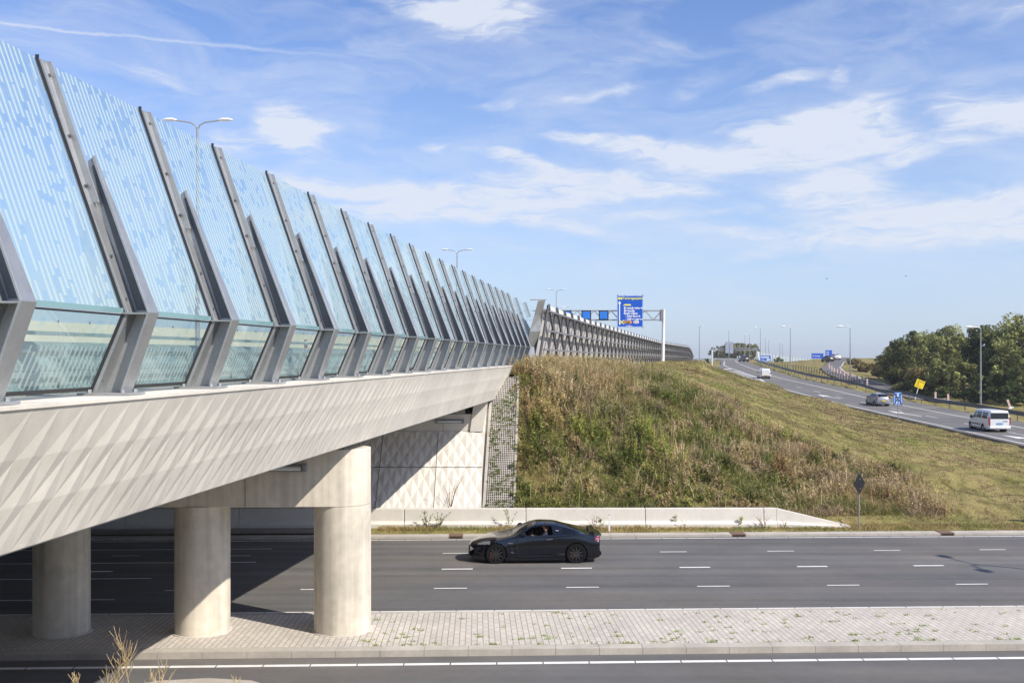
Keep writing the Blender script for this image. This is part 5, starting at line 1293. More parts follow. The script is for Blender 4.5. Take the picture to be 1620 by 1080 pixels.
def driver(t, x, y, z, reach=(-.5, .05, .22), arm_out=False):
    """seated person grown as one skinned surface"""
    pr = thing('person', 'driver in a dark shirt with one hand on the wheel of the black coupe', 'person', t.matrix_world @ Vector((x, y, z)) if False else Vector(t.location) + Vector((x, y, z)))
    J = [(0, 0, 0), (.05, 0, .22), (.08, 0, .42), (.07, 0, .52), (.05, 0, .60), (.04, 0, .68), (.045, 0, .745),
         (.07, -.19, .45), (-.14, -.24, .27), (-.38, -.17, .36), (.07, .19, .45), (-.12, .24, .25), (-.38, .17, .34),
         (-.02, -.10, -.02), (-.42, -.13, .10), (-.70, -.13, -.22), (-.02, .10, -.02), (-.42, .13, .10), (-.70, .13, -.22), (-.46, -.15, .385), (-.46, .15, .365)]
    E_ = [(0, 1), (1, 2), (2, 3), (3, 4), (4, 5), (5, 6), (2, 7), (7, 8), (8, 9), (9, 19), (2, 10), (10, 11), (11, 12), (12, 20), (0, 13), (13, 14), (14, 15), (0, 16), (16, 17), (17, 18)]
    rad = [.15, .14, .14, .065, .075, .10, .075, .07, .048, .03, .07, .048, .03, .10, .075, .05, .10, .075, .05, .035, .035]
    me = bpy.data.meshes.new('body'); me.from_pydata(J, E_, []); o = bpy.data.objects.new('tmp', me); C.objects.link(o)
    sk = o.modifiers.new('s', 'SKIN'); 
    for i, v in enumerate(me.skin_vertices[0].data): v.radius = (rad[i], rad[i]); v.use_root = (i == 0)
    ss = o.modifiers.new('ss', 'SUBSURF'); ss.levels = 2; ss.render_levels = 2
    bpy.context.view_layer.update(); m2 = bpy.data.meshes.new_from_object(o.evaluated_get(bpy.context.evaluated_depsgraph_get())); bpy.data.objects.remove(o)
    m2.materials.clear(); m2.materials.append(M_SKIN); m2.materials.append(M_SHIRT)
    for p in m2.polygons:
        c = p.center; p.use_smooth = True
        if c.z < .53 and not (c.x < -.10 and c.z > .2 and abs(c.y) > .1): p.material_index = 1
    bo = bpy.data.objects.new('body', m2); link(bo, pr)
    h = MB(); h.tube([(.075, 0, .60), (.085, 0, .68), (.07, 0, .76), (.05, 0, .80)], [.075, .105, .09, .03], 14); h.build('hair', M_HAIR, pr, smooth=True)
    n = MB(); n.tube([(-.06, 0, .69), (-.085, 0, .665), (-.055, 0, .655)], [.008, .016, .012], 8); n.build('nose', M_SKIN, pr, smooth=True)
    return pr

# --- black sports coupe
YC = 35.25; XC = P(741, 0, 34.4).x
car = thing('sports_coupe', 'black two-door sports coupe with rear wing driving left on the road', 'car', (XC, YC + SR * XC, roadh(YC) + .0), (0, 0, SR))
M_PAINTK = mat('black_car_paint', (.002, .003, .008), .10, 0, .0, 2, spec=.5, coat=.5)
wA = [(1.72, .985), (2.16, 1.215), (2.45, 1.275), (2.86, 1.27), (2.90, 1.0), (2.2, .985)]
wB = [(3.22, 1.21), (3.22, 1.03), (3.88, 1.055), (3.70, 1.12), (3.45, 1.18)]
def inA(x, z): return inpoly(x, z, wA)
spec = dict(step=.02, ns=22, nu=20, crown=.06, round_nose=.42, round_tail=.16, bulge=.03,
    stations=[(0, .24, .50, .56, .62, .66, .50), (.06, .17, .56, .64, .76, .74, .56), (.25, .13, .64, .73, .86, .82, .64), (.55, .13, .74, .82, .91, .87, .70), (.87, .13, .83, .88, .93, .89, .72),
              (1.25, .13, .865, .935, .93, .88, .72), (1.5, .13, .90, .99, .92, .88, .71), (1.75, .13, .93, 1.13, .92, .88, .66), (2.1, .13, .955, 1.30, .915, .88, .60), (2.5, .13, .97, 1.372, .915, .88, .57),
              (2.9, .13, .985, 1.36, .92, .89, .56), (3.3, .13, 1.01, 1.27, .935, .90, .56), (3.65, .13, 1.03, 1.165, .945, .905, .58), (3.95, .14, 1.03, 1.065, .94, .89, .66), (4.25, .18, 1.0, 1.015, .92, .86, .70), (4.45, .20, .97, .985, .91, .85, .72), (4.60, .22, .945, .96, .89, .83, .70), (4.65, .27, .91, .925, .86, .80, .66)],
    wheels=(.92, 3.70), wheel_r=.352, arch=.045, tyre_w=.27, track=.80, spokes=10, spoke_w=.028, rim=mat('gunmetal_rim', (.10, .10, .11), .25, .9), caliper=True, paint=M_PAINTK, paired=('side_window', 'quarter_window', 'headlight', 'tail_light'),
    mats={'side_window': M_CARGL, 'quarter_window': M_CARGLD, 'windscreen': M_CARGL, 'rear_window': M_CARGLD, 'headlight': M_HEAD, 'tail_light': M_TAIL, 'air_intake': M_TRIM},
    regions=[('side_window', lambda x, y, z, zo, s: zo == 'up' and inA(x, z)), ('quarter_window', lambda x, y, z, zo, s: zo == 'up' and inpoly(x, z, wB)),
             ('windscreen', lambda x, y, z, zo, s: zo == 'top' and 1.46 < x < 2.20 and y < .66 - .04 * (x - 1.46)), ('rear_window', lambda x, y, z, zo, s: zo == 'top' and 3.0 < x < 3.86 and y < .52),
             ('headlight', lambda x, y, z, zo, s: zo in ('up', 'side') and .28 < x < .72 and .655 + .10 * (x - .28) < z < .73 + .14 * (x - .28) and y > .6),
             ('tail_light', lambda x, y, z, zo, s: x > 4.36 and .80 < z < .92 and y > .55),
             ('air_intake', lambda x, y, z, zo, s: x < .62 and .28 < z < .36 and zo == 'side' and y > .5)])
co = make_car(car, spec)
bpy.data.objects.remove(co['side_window', 1])     # the near window is rolled down
b = MB()    # rear wing
b.add([(4.20, s * .62, 1.075) for s in (-1, 1)] + [(4.42, s * .62, 1.085) for s in (-1, 1)] + [(4.20, s * .62, 1.055) for s in (-1, 1)] + [(4.42, s * .62, 1.07) for s in (-1, 1)], [(0, 1, 3, 2), (4, 6, 7, 5), (0, 4, 5, 1), (2, 3, 7, 6), (0, 2, 6, 4), (1, 5, 7, 3)])
for s in (-1, 1): b.hexa([(4.16, s * .60 - .015, .97), (4.30, s * .60 - .015, .95), (4.30, s * .60 + .015, .95), (4.16, s * .60 + .015, .97), (4.24, s * .60 - .015, 1.06), (4.34, s * .60 - .015, 1.06), (4.34, s * .60 + .015, 1.06), (4.24, s * .60 + .015, 1.06)])
b.build('rear_wing', M_PAINTK, car, bevel=.006)
for s in (-1, 1):
    b = MB(); b.tube([(1.80, s * .88, 1.0), (1.84, s * .99, 1.03)], .02, 8); b.tube([(1.76, s * .96, 1.05), (1.80, s * 1.02, 1.05), (1.88, s * 1.02, 1.05), (1.91, s * 1.0, 1.05)], [.04, .075, .075, .05], 10); b.build('door_mirror', M_TRIM, car, smooth=True)
    b = MB(); b.box((2.78, s * .938, .862), (.20, .025, .028), (0, R(-6), 0)); b.build('door_handle', mat('chrome', (.6, .6, .62), .15, 1), car, bevel=.005)
    b = MB(); b.hexa([(1.25, s * .925, .17), (3.3, s * .93, .17), (3.3, s * .97, .15), (1.25, s * .965, .15), (1.25, s * .925, .24), (3.3, s * .93, .24), (3.3, s * .955, .24), (1.25, s * .95, .24)]); b.build('side_skirt', M_PAINTK, car)
    b = MB(); b.box((1.42, s * .957, .74), (.18, .012, .035), (0, R(8), 0)); b.box((1.50, s * .962, .42), (.12, .01, .03), (0, R(20), 0)); b.build('fender_vent', mat('chrome'  , (.6, .6, .62), .15, 1), car)
    b = MB(); b.tube([(1.34, s * .95, .78), (1.45, s * .962, .6), (1.52, s * .968, .42), (1.8, s * .968, .39), (2.9, s * .962, .40)], [.004, .012, .012, .01, .004], 6); b.build('body_crease', M_PAINTK, car)
for pts_ in ([(1.66, -.958, .95), (1.64, -.962, .6), (1.72, -.965, .30)], [(2.98, -.962, .98), (3.02, -.966, .7), (2.92, -.966, .42), (2.80, -.964, .28)], [(1.72, -.965, .285), (2.80, -.964, .28)]):
    b = MB(); b.tube(pts_, .006, 5); b.build('door_seam', M_BLACK, car)
b = MB(); b.box((3.05, -.765, 1.115), (.11, .012, .07), (R(38), 0, 0)); b.build('sticker', mat('sticker_white', (.65, .62, .75), .5), car)
b = MB(); b.box((4.46, -.868, .80), (.035, .02, .15)); b.box((4.43, -.874, .87), (.08, .02, .03)); b.build('side_badge', mat('badge_silver', (.5, .52, .56), .3, .2), car)
b = MB(); b.box((.0, 0, .34), (.05, 1.1, .16)); b.build('grille', M_TRIM, car)
b = MB()
for y in (-.36, .36):
    b.box((2.75, y, .42), (.55, .5, .16)); b.box((3.05, y, .72), (.14, .46, .60), (0, R(16), 0)); b.box((3.12, y, 1.06), (.1, .26, .18), (0, R(12), 0))
b.build('seat', M_SEAT, car, bevel=.04)
b = MB(); b.box((1.78, 0, .84), (.45, 1.4, .16)); b.build('dashboard', M_SEAT, car, bevel=.03)
b = MB(); n = 20
for k_ in range(n):
    a0, a1 = 2 * math.pi * k_ / n, 2 * math.pi * (k_ + 1) / n
    b.bar((2.16 + .06 * math.sin(a0), -.36 + .18 * math.cos(a0), .93 + .17 * math.sin(a0)), (2.16 + .06 * math.sin(a1), -.36 + .18 * math.cos(a1), .93 + .17 * math.sin(a1)), .025)
b.bar((2.05, -.36, .88), (2.16, -.36, .93), .05); b.build('steering_wheel', M_TRIM, car)
driver(car, 2.62, -.36, .55)

# --- generic van / hatchback pieces
def place_vehicle(name, label, cat, px, Y, group=None, turn=0.0):
    X = (px - CX) * Y / F; sl = float(ramp_z(Y + 2) - ramp_z(Y - 2)) / 4
    dx = float(rs(Y + 3, 2) - rs(Y - 3, 2)) / 6
    return thing(name, label, cat, (X, Y, float(ramp_z(Y)) + .008), (0, math.atan(sl), R(-90) - math.atan(dx) + turn), group)
def sidewin(poly): return lambda x, y, z, zo, s: zo == 'up' and inpoly(x, z, poly)
def vehicle(t, kind):
    if kind == 'minibus':
        st_ = [(0, .35, .62, .72, .70, .68, .50), (.1, .24, .80, .92, .84, .82, .60), (.35, .22, .95, 1.06, .95, .90, .68), (.7, .22, 1.05, 1.16, .98, .93, .74), (1.05, .22, 1.10, 1.32, .985, .94, .74), (1.6, .22, 1.12, 1.86, .99, .95, .74), (2.0, .22, 1.12, 1.95, .99, .95, .76),
               (3.5, .22, 1.12, 1.97, .99, .95, .77), (4.6, .24, 1.12, 1.96, .985, .945, .76), (4.85, .27, 1.12, 1.93, .97, .93, .75), (4.93, .30, 1.10, 1.88, .95, .91, .73), (4.97, .36, 1.06, 1.40, .92, .88, .72)]
        P_ = mat('white_car_paint', (.74, .745, .76), .22, coat=.6)
        reg = [('side_window#1', sidewin([(1.33, 1.17), (1.62, 1.72), (2.10, 1.74), (2.10, 1.17)])), ('side_window#2', sidewin([(2.2, 1.17), (2.2, 1.74), (3.35, 1.74), (3.35, 1.17)])), ('side_window#3', sidewin([(3.45, 1.17), (3.45, 1.74), (4.6, 1.74), (4.6, 1.17)])),
               ('windscreen', lambda x, y, z, zo, s: zo == 'top' and 1.02 < x < 1.62 and y < .70)]
        spec = dict(step=.045, ns=16, nu=14, crown=.06, round_nose=.3, round_tail=.06, stations=st_, wheels=(.93, 3.86), wheel_r=.335, tyre_w=.22, track=.87, rim=M_RIMS, spokes=7, paint=P_, regions=reg, mats={})
        gl, bk, ztop, zwin0, zwin1, wwin = M_CARGLD, 4.975, 1.9, 1.14, 1.66, .70; tl = (.86, .62, 1.32, .12)
    elif kind == 'smallvan':
        st_ = [(0, .32, .60, .70, .62, .62, .46), (.1, .22, .74, .86, .76, .76, .56), (.5, .20, .92, 1.02, .87, .83, .64), (1.0, .20, 1.02, 1.14, .90, .86, .66), (1.6, .20, 1.05, 1.68, .90, .86, .64), (2.1, .20, 1.06, 1.80, .90, .87, .66), (3.9, .22, 1.06, 1.82, .90, .87, .68), (4.3, .24, 1.06, 1.78, .885, .86, .67), (4.38, .32, 1.0, 1.4, .85, .82, .64)]
        P_ = mat('white_car_paint', (.74, .745, .76), .22)
        reg = [('side_window#1', sidewin([(1.32, 1.10), (1.62, 1.55), (2.05, 1.58), (2.05, 1.10)])), ('windscreen', lambda x, y, z, zo, s: zo == 'top' and 1.02 < x < 1.62)]
        spec = dict(step=.06, ns=14, nu=12, crown=.06, round_nose=.3, round_tail=.05, stations=st_, wheels=(.88, 3.6), wheel_r=.31, tyre_w=.2, track=.79, rim=M_RIMS, spokes=6, paint=P_, regions=reg, mats={})
        gl, bk, ztop, zwin0, zwin1, wwin = None, 4.385, 1.75, 1.1, 1.5, .6; tl = (.78, .75, 1.15, .10)
    else:
        st_ = [(0, .32, .58, .66, .62, .62, .46), (.1, .20, .70, .78, .74, .74, .54), (.45, .18, .82, .92, .83, .80, .62), (.95, .18, .93, 1.04, .85, .82, .64), (1.45, .18, .97, 1.36, .85, .82, .58), (1.9, .18, .98, 1.47, .85, .82, .57), (2.5, .18, .99, 1.50, .85, .82, .57), (3.2, .18, 1.01, 1.44, .85, .81, .56), (3.6, .20, 1.02, 1.34, .84, .80, .56), (3.85, .24, .99, 1.12, .82, .77, .56), (3.98, .30, .84, .90, .78, .72, .54), (4.02, .36, .70, .76, .74, .70, .5)]
        c = {'hatch': (.27, .29, .32), 'white': (.72, .73, .74), 'dark': (.03, .035, .045)}[kind]
        P_ = mat({'hatch': 'silver_car_paint', 'white': 'white_car_paint', 'dark': 'dark_car_paint'}[kind], c, .3, .15 if kind == 'hatch' else 0, coat=.4)
        reg = [('side_window#1', sidewin([(1.22, 1.02), (1.62, 1.35), (2.05, 1.41), (2.05, 1.02)])), ('side_window#2', sidewin([(2.13, 1.02), (2.13, 1.41), (2.8, 1.39), (2.95, 1.04)])), ('side_window#3', sidewin([(3.02, 1.05), (2.92, 1.37), (3.25, 1.30), (3.42, 1.08)])),
               ('windscreen', lambda x, y, z, zo, s: zo == 'top' and .96 < x < 1.5 and y < .6), ('rear_window', lambda x, y, z, zo, s: zo in ('top',) and 3.32 < x < 3.83 and y < .54)]
        spec = dict(step=.045, ns=14, nu=14, crown=.05, round_nose=.35, round_tail=.16, stations=st_, wheels=(.78, 3.28), wheel_r=.30, tyre_w=.19, track=.75, rim=M_RIMS, spokes=5, paint=P_, regions=reg, mats={'rear_window': M_CARGLD})
        gl = None; bk = 4.0; tl = (.74, .86, 1.16, .10)
    for r_ in reg:
        if r_[0].startswith('side') or r_[0] == 'windscreen': spec['mats'][r_[0]] = M_CARGLD
    spec['paired'] = tuple(r_[0] for r_ in reg if r_[0].startswith('side'))
    make_car(t, spec)
    if gl is not None:
        b = MB(); b.box((bk - .06, 0, (zwin0 + zwin1) / 2 + .06), (.16, wwin * 2 + .08, zwin1 - zwin0), (0, R(-4), 0)); b.build('rear_window', gl, t, bevel=.03)
    if kind in ('minibus', 'smallvan'):
        b = MB(); b.box((bk - .03, 0, .80 if kind == 'minibus' else 1.0), (.10, 1.62 if kind == 'minibus' else 1.4, .74 if kind == 'minibus' else 1.1)); b.build('tailgate', P_, t, bevel=.03)
        b = MB(); b.box((bk + .03, 0, .42), (.2, 1.78 if kind == 'minibus' else 1.6, .2)); b.build('rear_bumper', P_ if kind == 'minibus' else M_TRIM, t, bevel=.04)
    for s in (-1, 1):
        b = MB(); y_, z0_, z1_, w_ = tl; b.box((bk - (.06 if kind in ('minibus', 'smallvan') else .22), s * (y_ - .0), (z0_ + z1_) / 2), (.16 if kind != 'hatch' else .24, w_, z1_ - z0_), (0, 0, 0)); b.build('tail_light', M_TAIL, t, bevel=.02)
        b = MB(); zz = 1.18 if kind == 'minibus' else 1.08 if kind == 'smallvan' else 1.0; b.box((1.35, s * (1.04 if kind == 'minibus' else .95), zz), (.14, .18, .24 if kind == 'minibus' else .15)); b.build('door_mirror', M_TRIM, t, bevel=.02)
    b = MB(); pb = (bk + .055, .78) if kind == 'minibus' else (bk + .03, .62) if kind == 'smallvan' else (bk + .02, .66)
    b.box((pb[0], 0, pb[1]), (.02, .52, .12)); b.build('number_plate', M_PLATE if kind != 'minibus' else mat('blue_plate', (.12, .35, .62), .4), t)
    if kind == 'minibus':
        b = MB(); 
        for s in (-1, 1): b.box((2.35, s * 1.005, .60), (2.0, .03, .09))
        b.build('side_moulding', M_TRIM, t); b = MB(); b.box((2.3, 1.002, .93), (.5, .012, .10)); b.box((bk + .03, .45, .98), (.012, .4, .06)); b.build('lettering_patch', mat('grey_lettering', (.12, .13, .2), .5), t)
t = place_vehicle('minibus', 'white passenger minibus seen from behind, nearest vehicle on the ramp', 'van', 1546, 90.6); vehicle(t, 'minibus'); t.scale = (.94, 1, .97)
t = place_vehicle('hatchback', 'silver hatchback driving away on the ramp behind the crossed-out blue sign', 'car', 1378, 121.5); vehicle(t, 'hatch'); t2 = t
t = place_vehicle('delivery_van', 'small white delivery van farthest up the ramp beside the hatched gore', 'van', 1204.5, 182.0); vehicle(t, 'smallvan')
def far_car(px, py, Y, kind, label, rz):
    p = P(px, py, Y); z = float(terr(np.array([p.x]), np.array([p.y]))[0]); t = thing('parked_car', label, 'car', (p.x, p.y, max(z, p.z) + .05), (0, 0, rz)); vehicle(t, kind)
far_car(1302, 581, 250, 'dark', 'dark car standing on the side road under the blue signs', R(-75))
far_car(1316, 581, 256, 'white', 'white car on the side road beside the dark one', R(-85))
far_car(1339, 578, 330, 'white', 'distant white car on the hilltop before the brown mound', R(10))
far_car(1172, 572, 275, 'dark', 'dark car far ahead at the top of the ramp near the guardrail end', R(-80))

# ------------------------------------------------------------------ vegetation
def tri_blades(P_, h, w, lean, col, tipmul=1.25, curve=.35):
    n = len(P_); yaw = RNG.uniform(0, np.pi, n); dx, dy = np.cos(yaw) * w / 2, np.sin(yaw) * w / 2
    V = np.empty((n, 5, 3)); V[:, 0] = P_ + np.stack([dx, dy, 0 * h], 1); V[:, 1] = P_ - np.stack([dx, dy, 0 * h], 1)
    m = P_ + np.stack([lean[:, 0] * curve * h, lean[:, 1] * curve * h, h * .55], 1)
    V[:, 2] = m - .7 * np.stack([dx, dy, 0 * h], 1); V[:, 3] = m + .7 * np.stack([dx, dy, 0 * h], 1); V[:, 4] = P_ + np.stack([lean[:, 0] * h, lean[:, 1] * h, h], 1)
    b = np.arange(n)[:, None] * 5; q = b + np.array([[0, 1, 2, 3]]); t = b + np.array([[3, 2, 4]])
    cc = np.repeat(col[:, None, :], 5, 1).copy(); cc[:, 4] *= tipmul
    return V.reshape(-1, 3), [q, t], cc.reshape(-1, 3)
def merge(chunks):
    Vs, Fs4, Fs3, Cs, off = [], [], [], [], 0
    for V, fs, c in chunks:
        Vs.append(V); Cs.append(c)
        for f in fs: (Fs4 if f.shape[1] == 4 else Fs3).append(f + off)
        off += len(V)
    out = []
    if Fs4: out.append(np.concatenate(Fs4))
    if Fs3: out.append(np.concatenate(Fs3))
    return np.concatenate(Vs), out, np.concatenate(Cs)
ZONE = [(.15, 43.0), (.25, 49.2), (-3.0, 52), (-3, 58), (2.0, 66), (8.0, 78), (9.5, 70), (11.7, 64), (13.5, 60.5), (15.6, 57), (18, 54), (20.2, 51.0), (20.9, 47.5), (19.5, 44.2), (14.8, 43.6), (11, 42.9)]
def in_zone(x, y):
    r = np.zeros(len(x), bool); j = len(ZONE) - 1
    for i in range(len(ZONE)):
        xi, yi = ZONE[i]; xj, yj = ZONE[j]
        c = ((yi > y) != (yj > y)) & (x < (xj - xi) * (y - yi) / (yj - yi + 1e-9) + xi); r ^= c; j = i
    return r
PAL = {'dry': (.58, .43, .22), 'straw': (.74, .61, .37), 'pink': (.48, .37, .255), 'olive': (.27, .25, .10), 'green': (.20, .25, .065), 'dark': (.125, .135, .055), 'lime': (.42, .43, .12), 'rust': (.30, .17, .07)}
PC = {k_: np.array(v) for k_, v in PAL.items()}
# basic weed cover
n = 330000; x = RNG.uniform(-3, 23.5, n); y = RNG.uniform(42.8, 80, n); keep_ = in_zone(x + (fbm(x * .5, y * .5, 44) - .5) * np.clip((x - 8) / 3, 0, 5), y + (fbm(x * .5, y * .5, 45) - .5) * 3 * (y > 52)) & (y > 43) & (RNG.random(n) < np.clip(1.35 - (y - 43) / 45, .3, 1)); x, y = x[keep_], y[keep_]
a = fbm(x * .30, y * .42, 21); b2 = fbm(x * .85, y * .9, 31); c2 = fbm(x * .22 + 9, y * .5, 55); d2 = fbm(x * 2.6, y * 2.6, 61)
topz = np.clip((y - 48.5) / 5, 0, 1) * np.clip((9.5 - x) / 5, 0, 1)        # straw grass near the crest left
col = np.empty((len(x), 3)); r = RNG.random(len(x))
gmask = a - .12 * np.clip((x - 11) / 5, 0, 1) + (b2 - .5) * .8 - .10 * topz + .06 * np.clip((47.5 - y) / 3, 0, 1)
col[:] = np.where((gmask > .64)[:, None], PC['green'], np.where((gmask > .535)[:, None], PC['olive'], np.where((c2 > .5)[:, None], PC['pink'], PC['dry'] * .75)))
col = np.where((topz * 1.25 + (b2 - .5) > .50)[:, None] & (r < .8)[:, None], np.where((c2 > .5)[:, None], PC['straw'], PC['dry']), col)
mixr = RNG.random(len(x))
col = np.where((mixr < .13)[:, None], PC['straw'] * .9, col); col = np.where((mixr > .87)[:, None], PC['olive'], col); col = np.where((mixr > .95)[:, None], PC['dark'], col)
col *= RNG.uniform(.55, 1.3, (len(x), 1)); col *= (0.72 + .5 * d2)[:, None]
h = RNG.uniform(.08, .40, len(x)) * (.30 + 1.7 * np.clip(b2 * 1.6 - .35, 0, 1.2)) * (1 + .5 * topz); w = RNG.uniform(.008, .034, len(x)) * (1 + (y - 43) * .03)
ln = RNG.normal(0, .85, (len(x), 2)); ln[:, 1] -= .25
z = terr(x, y, False)
z = np.where(False, z, z)
CH = [tri_blades(np.stack([x, y, z - .03], 1), h, w, ln, col)]
o = mesh_np('weeds', *merge(CH)[:2], M_BLADE, merge(CH)[2]); tag(o, 'tangle of dry brown and green weeds covering the steep bank', 'weeds', kind='stuff')
# leafy herb clumps: stems with many small leaves
def herb(cx, cy, n_st, H, spread, base, tipc, leaf=.07, lpc=26, up=.15):
    V, Cc, F4 = [], [], []
    sx, sy = RNG.normal(cx, spread, n_st), RNG.normal(cy, spread, n_st); sz = terr(sx, sy, False)
    hh = H * RNG.uniform(.6, 1.15, n_st); lx, ly = RNG.normal(0, up, n_st), RNG.normal(-.03, up, n_st)
    P0 = np.stack([sx, sy, sz], 1)
    ch = [tri_blades(P0, hh, np.full(n_st, .018), np.stack([lx, ly], 1), np.tile(base * .8, (n_st, 1)))]
    m = n_st * lpc; k_ = np.repeat(np.arange(n_st), lpc); t_ = RNG.uniform(.12, 1.0, m) ** .8
    c = P0[k_] + np.stack([lx[k_] * hh[k_] * t_ ** 1.5, ly[k_] * hh[k_] * t_ ** 1.5, hh[k_] * t_], 1)
    ang = RNG.uniform(0, 2 * np.pi, m); L2 = leaf * RNG.uniform(.6, 1.5, m) * (1.25 - .8 * t_); d = np.stack([np.cos(ang), np.sin(ang), RNG.uniform(.1, 1.1, m)], 1); d /= np.linalg.norm(d, axis=1)[:, None]
    s = np.stack([-np.sin(ang), np.cos(ang), RNG.normal(0, .3, m)], 1) * (L2 * .22)[:, None]
    q = np.stack([c - s * .4, c + d * (L2 * .5)[:, None] - s, c + d * L2[:, None], c + d * (L2 * .5)[:, None] + s], 1)
    colr = base + (tipc - base) * (t_ ** 2)[:, None]; colr = colr * RNG.uniform(.6, 1.35, (m, 1))
    ch.append((q.reshape(-1, 3), [np.arange(m * 4).reshape(m, 4)], np.repeat(colr, 4, 0)))
    return ch
CH = []
def onslope(px, py):   # find the point of the bank seen at this place of the photograph
    ys = np.linspace(42.8, 110, 500); xs_ = (px - CX) * ys / F; zs = terr(xs_, ys, False); pr = CY + (EYE - zs) * F / ys
    i = np.where(pr <= py)[0]; i = i[0] if len(i) else len(ys) - 1
    return xs_[i], ys[i]
spots = []
for (px, py, n_, H, sp, bc, tc) in [(850, 690, 16, 1.0, .28, 'green', 'lime'), (835, 740, 8, .7, .2, 'olive', 'lime'), (895, 700, 14, .9, .35, 'olive', 'lime'), (925, 700, 20, .9, .4, 'green', 'lime'), (955, 700, 16, 1.0, .35, 'green', 'lime'),
        (1000, 700, 22, 1.0, .4, 'dark', 'green'), (1030, 715, 26, 1.1, .45, 'green', 'lime'), (1060, 740, 26, .95, .45, 'olive', 'lime'), (1040, 760, 18, .8, .4, 'olive', 'lime'), (980, 745, 18, .9, .35, 'dark', 'green'), (870, 735, 18, 1.0, .3, 'green', 'green'),
        (1042, 635, 12, 1.1, .2, 'green', 'olive'), (1017, 610, 6, .9, .1, 'green', 'green'), (1090, 645, 18, 1.0, .35, 'olive', 'green'), (1060, 640, 14, .9, .3, 'green', 'green'), (1180, 670, 14, .8, .4, 'lime', 'lime'), (1150, 660, 16, .8, .4, 'olive', 'lime'),
        (1205, 680, 16, .8, .4, 'lime', 'lime'), (1245, 700, 14, .9, .3, 'lime', 'green'), (1337, 722, 6, .7, .12, 'dark', 'green'), (1412, 748, 8, .7, .14, 'dark', 'green'), (1290, 730, 12, .7, .35, 'dark', 'rust'), (1225, 770, 20, .8, .5, 'green', 'olive'), (1235, 750, 14, 1.0, .25, 'rust', 'rust'),
        (870, 800, 24, .5, .5, 'green', 'lime'), (830, 790, 18, .45, .4, 'green', 'green'), (930, 800, 24, .5, .6, 'olive', 'green'), (1000, 795, 24, .5, .6, 'green', 'olive'), (1060, 800, 20, .5, .6, 'olive', 'lime'), (1130, 800, 20, .5, .6, 'olive', 'lime'), (1120, 760, 20, .6, .6, 'green', 'olive'),
        (1195, 790, 16, .8, .4, 'green', 'olive'), (900, 650, 14, .7, .4, 'dark', 'olive'), (960, 650, 18, .8, .5, 'green', 'olive'), (1000, 650, 16, .8, .5, 'olive', 'olive'), (868, 575, 10, 1.6, .3, 'olive', 'lime'), (895, 568, 12, 1.5, .4, 'green', 'lime'), (845, 600, 12, .8, .4, 'rust', 'dry'),
        (875, 640, 24, .9, .5, 'dry', 'straw'), (835, 630, 18, .8, .4, 'dry', 'straw'), (930, 600, 24, .9, .6, 'straw', 'straw'), (960, 615, 20, .8, .6, 'straw', 'straw'), (890, 595, 22, .9, .6, 'dry', 'straw'), (1095, 570, 12, .6, .8, 'rust', 'dark'), (1110, 700, 16, .6, .5, 'green', 'olive'), (790, 810, 0, .3, .2, 'green', 'green')]:
    if n_ == 0: continue
    x0_, y0_ = onslope(px, py); CH += herb(x0_, y0_, n_, H, sp, PC[bc], PC[tc], leaf=.17 if 'straw' not in tc else .12)
for (px, py, n_, H, sp, bc, tc) in [(845, 575, 14, 1.1, .5, 'dry', 'straw'), (870, 568, 14, 1.3, .5, 'rust', 'dry'), (905, 572, 14, 1.2, .6, 'dry', 'straw'), (940, 574, 14, 1.0, .7, 'olive', 'straw'), (975, 576, 14, .9, .8, 'dry', 'straw'), (1010, 578, 10, .7, .8, 'straw', 'straw'), (825, 585, 14, 1.0, .35, 'dry', 'rust'), (838, 610, 20, 1.0, .4, 'rust', 'dry'),
        (860, 660, 26, 1.0, .35, 'dry', 'dry'), (880, 620, 24, 1.0, .5, 'straw', 'straw'), (960, 585, 20, 1.0, .7, 'olive', 'olive'), (1030, 600, 12, 1.1, .3, 'green', 'olive'), (1100, 640, 10, 1.3, .12, 'dark', 'green'), (1075, 625, 10, 1.2, .2, 'green', 'lime'), (1020, 690, 26, 1.3, .35, 'lime', 'lime'), (920, 690, 18, 1.2, .3, 'lime', 'lime'), (1005, 735, 20, 1.1, .3, 'green', 'lime'), (1290, 740, 10, 1.0, .12, 'green', 'olive')]:
    x0_, y0_ = onslope(px, py); CH += herb(x0_, y0_, n_, H, sp, PC[bc], PC[tc], leaf=.15)
for k_ in range(620):      # many smaller anonymous clumps
    x0_, y0_ = RNG.uniform(.3, 20), RNG.uniform(43.2, 66)
    if not in_zone(np.array([x0_]), np.array([y0_]))[0]: continue
    pal = [('pink', 'dry'), ('pink', 'straw'), ('olive', 'dry')][RNG.integers(0, 3)] if x0_ > 12 and RNG.random() < .7 else [('green', 'olive'), ('dark', 'olive'), ('olive', 'lime'), ('pink', 'dry'), ('pink', 'pink'), ('dry', 'straw'), ('green', 'lime'), ('pink', 'straw'), ('dark', 'dark'), ('pink', 'pink')][RNG.integers(0, 10)]
    CH += herb(x0_, y0_, int(RNG.integers(6, 20)), RNG.uniform(.25, .8), RNG.uniform(.15, .5), PC[pal[0]] * .9, PC[pal[1]] * 1.05, leaf=.12, up=.3)
V_, F_, Cc_ = merge(CH); o = mesh_np('tall_weeds', V_, F_, M_BLADE, Cc_); tag(o, 'upright leafy weeds and straw stalks growing in clumps on the steep bank', 'weeds', kind='stuff')
n = 9000; x = RNG.uniform(-2, 20.5, n); y = RNG.uniform(42.9, 74, n); k1 = in_zone(x, y) & (fbm(x * .7, y * .7, 91) > .42); x, y = x[k1], y[k1]
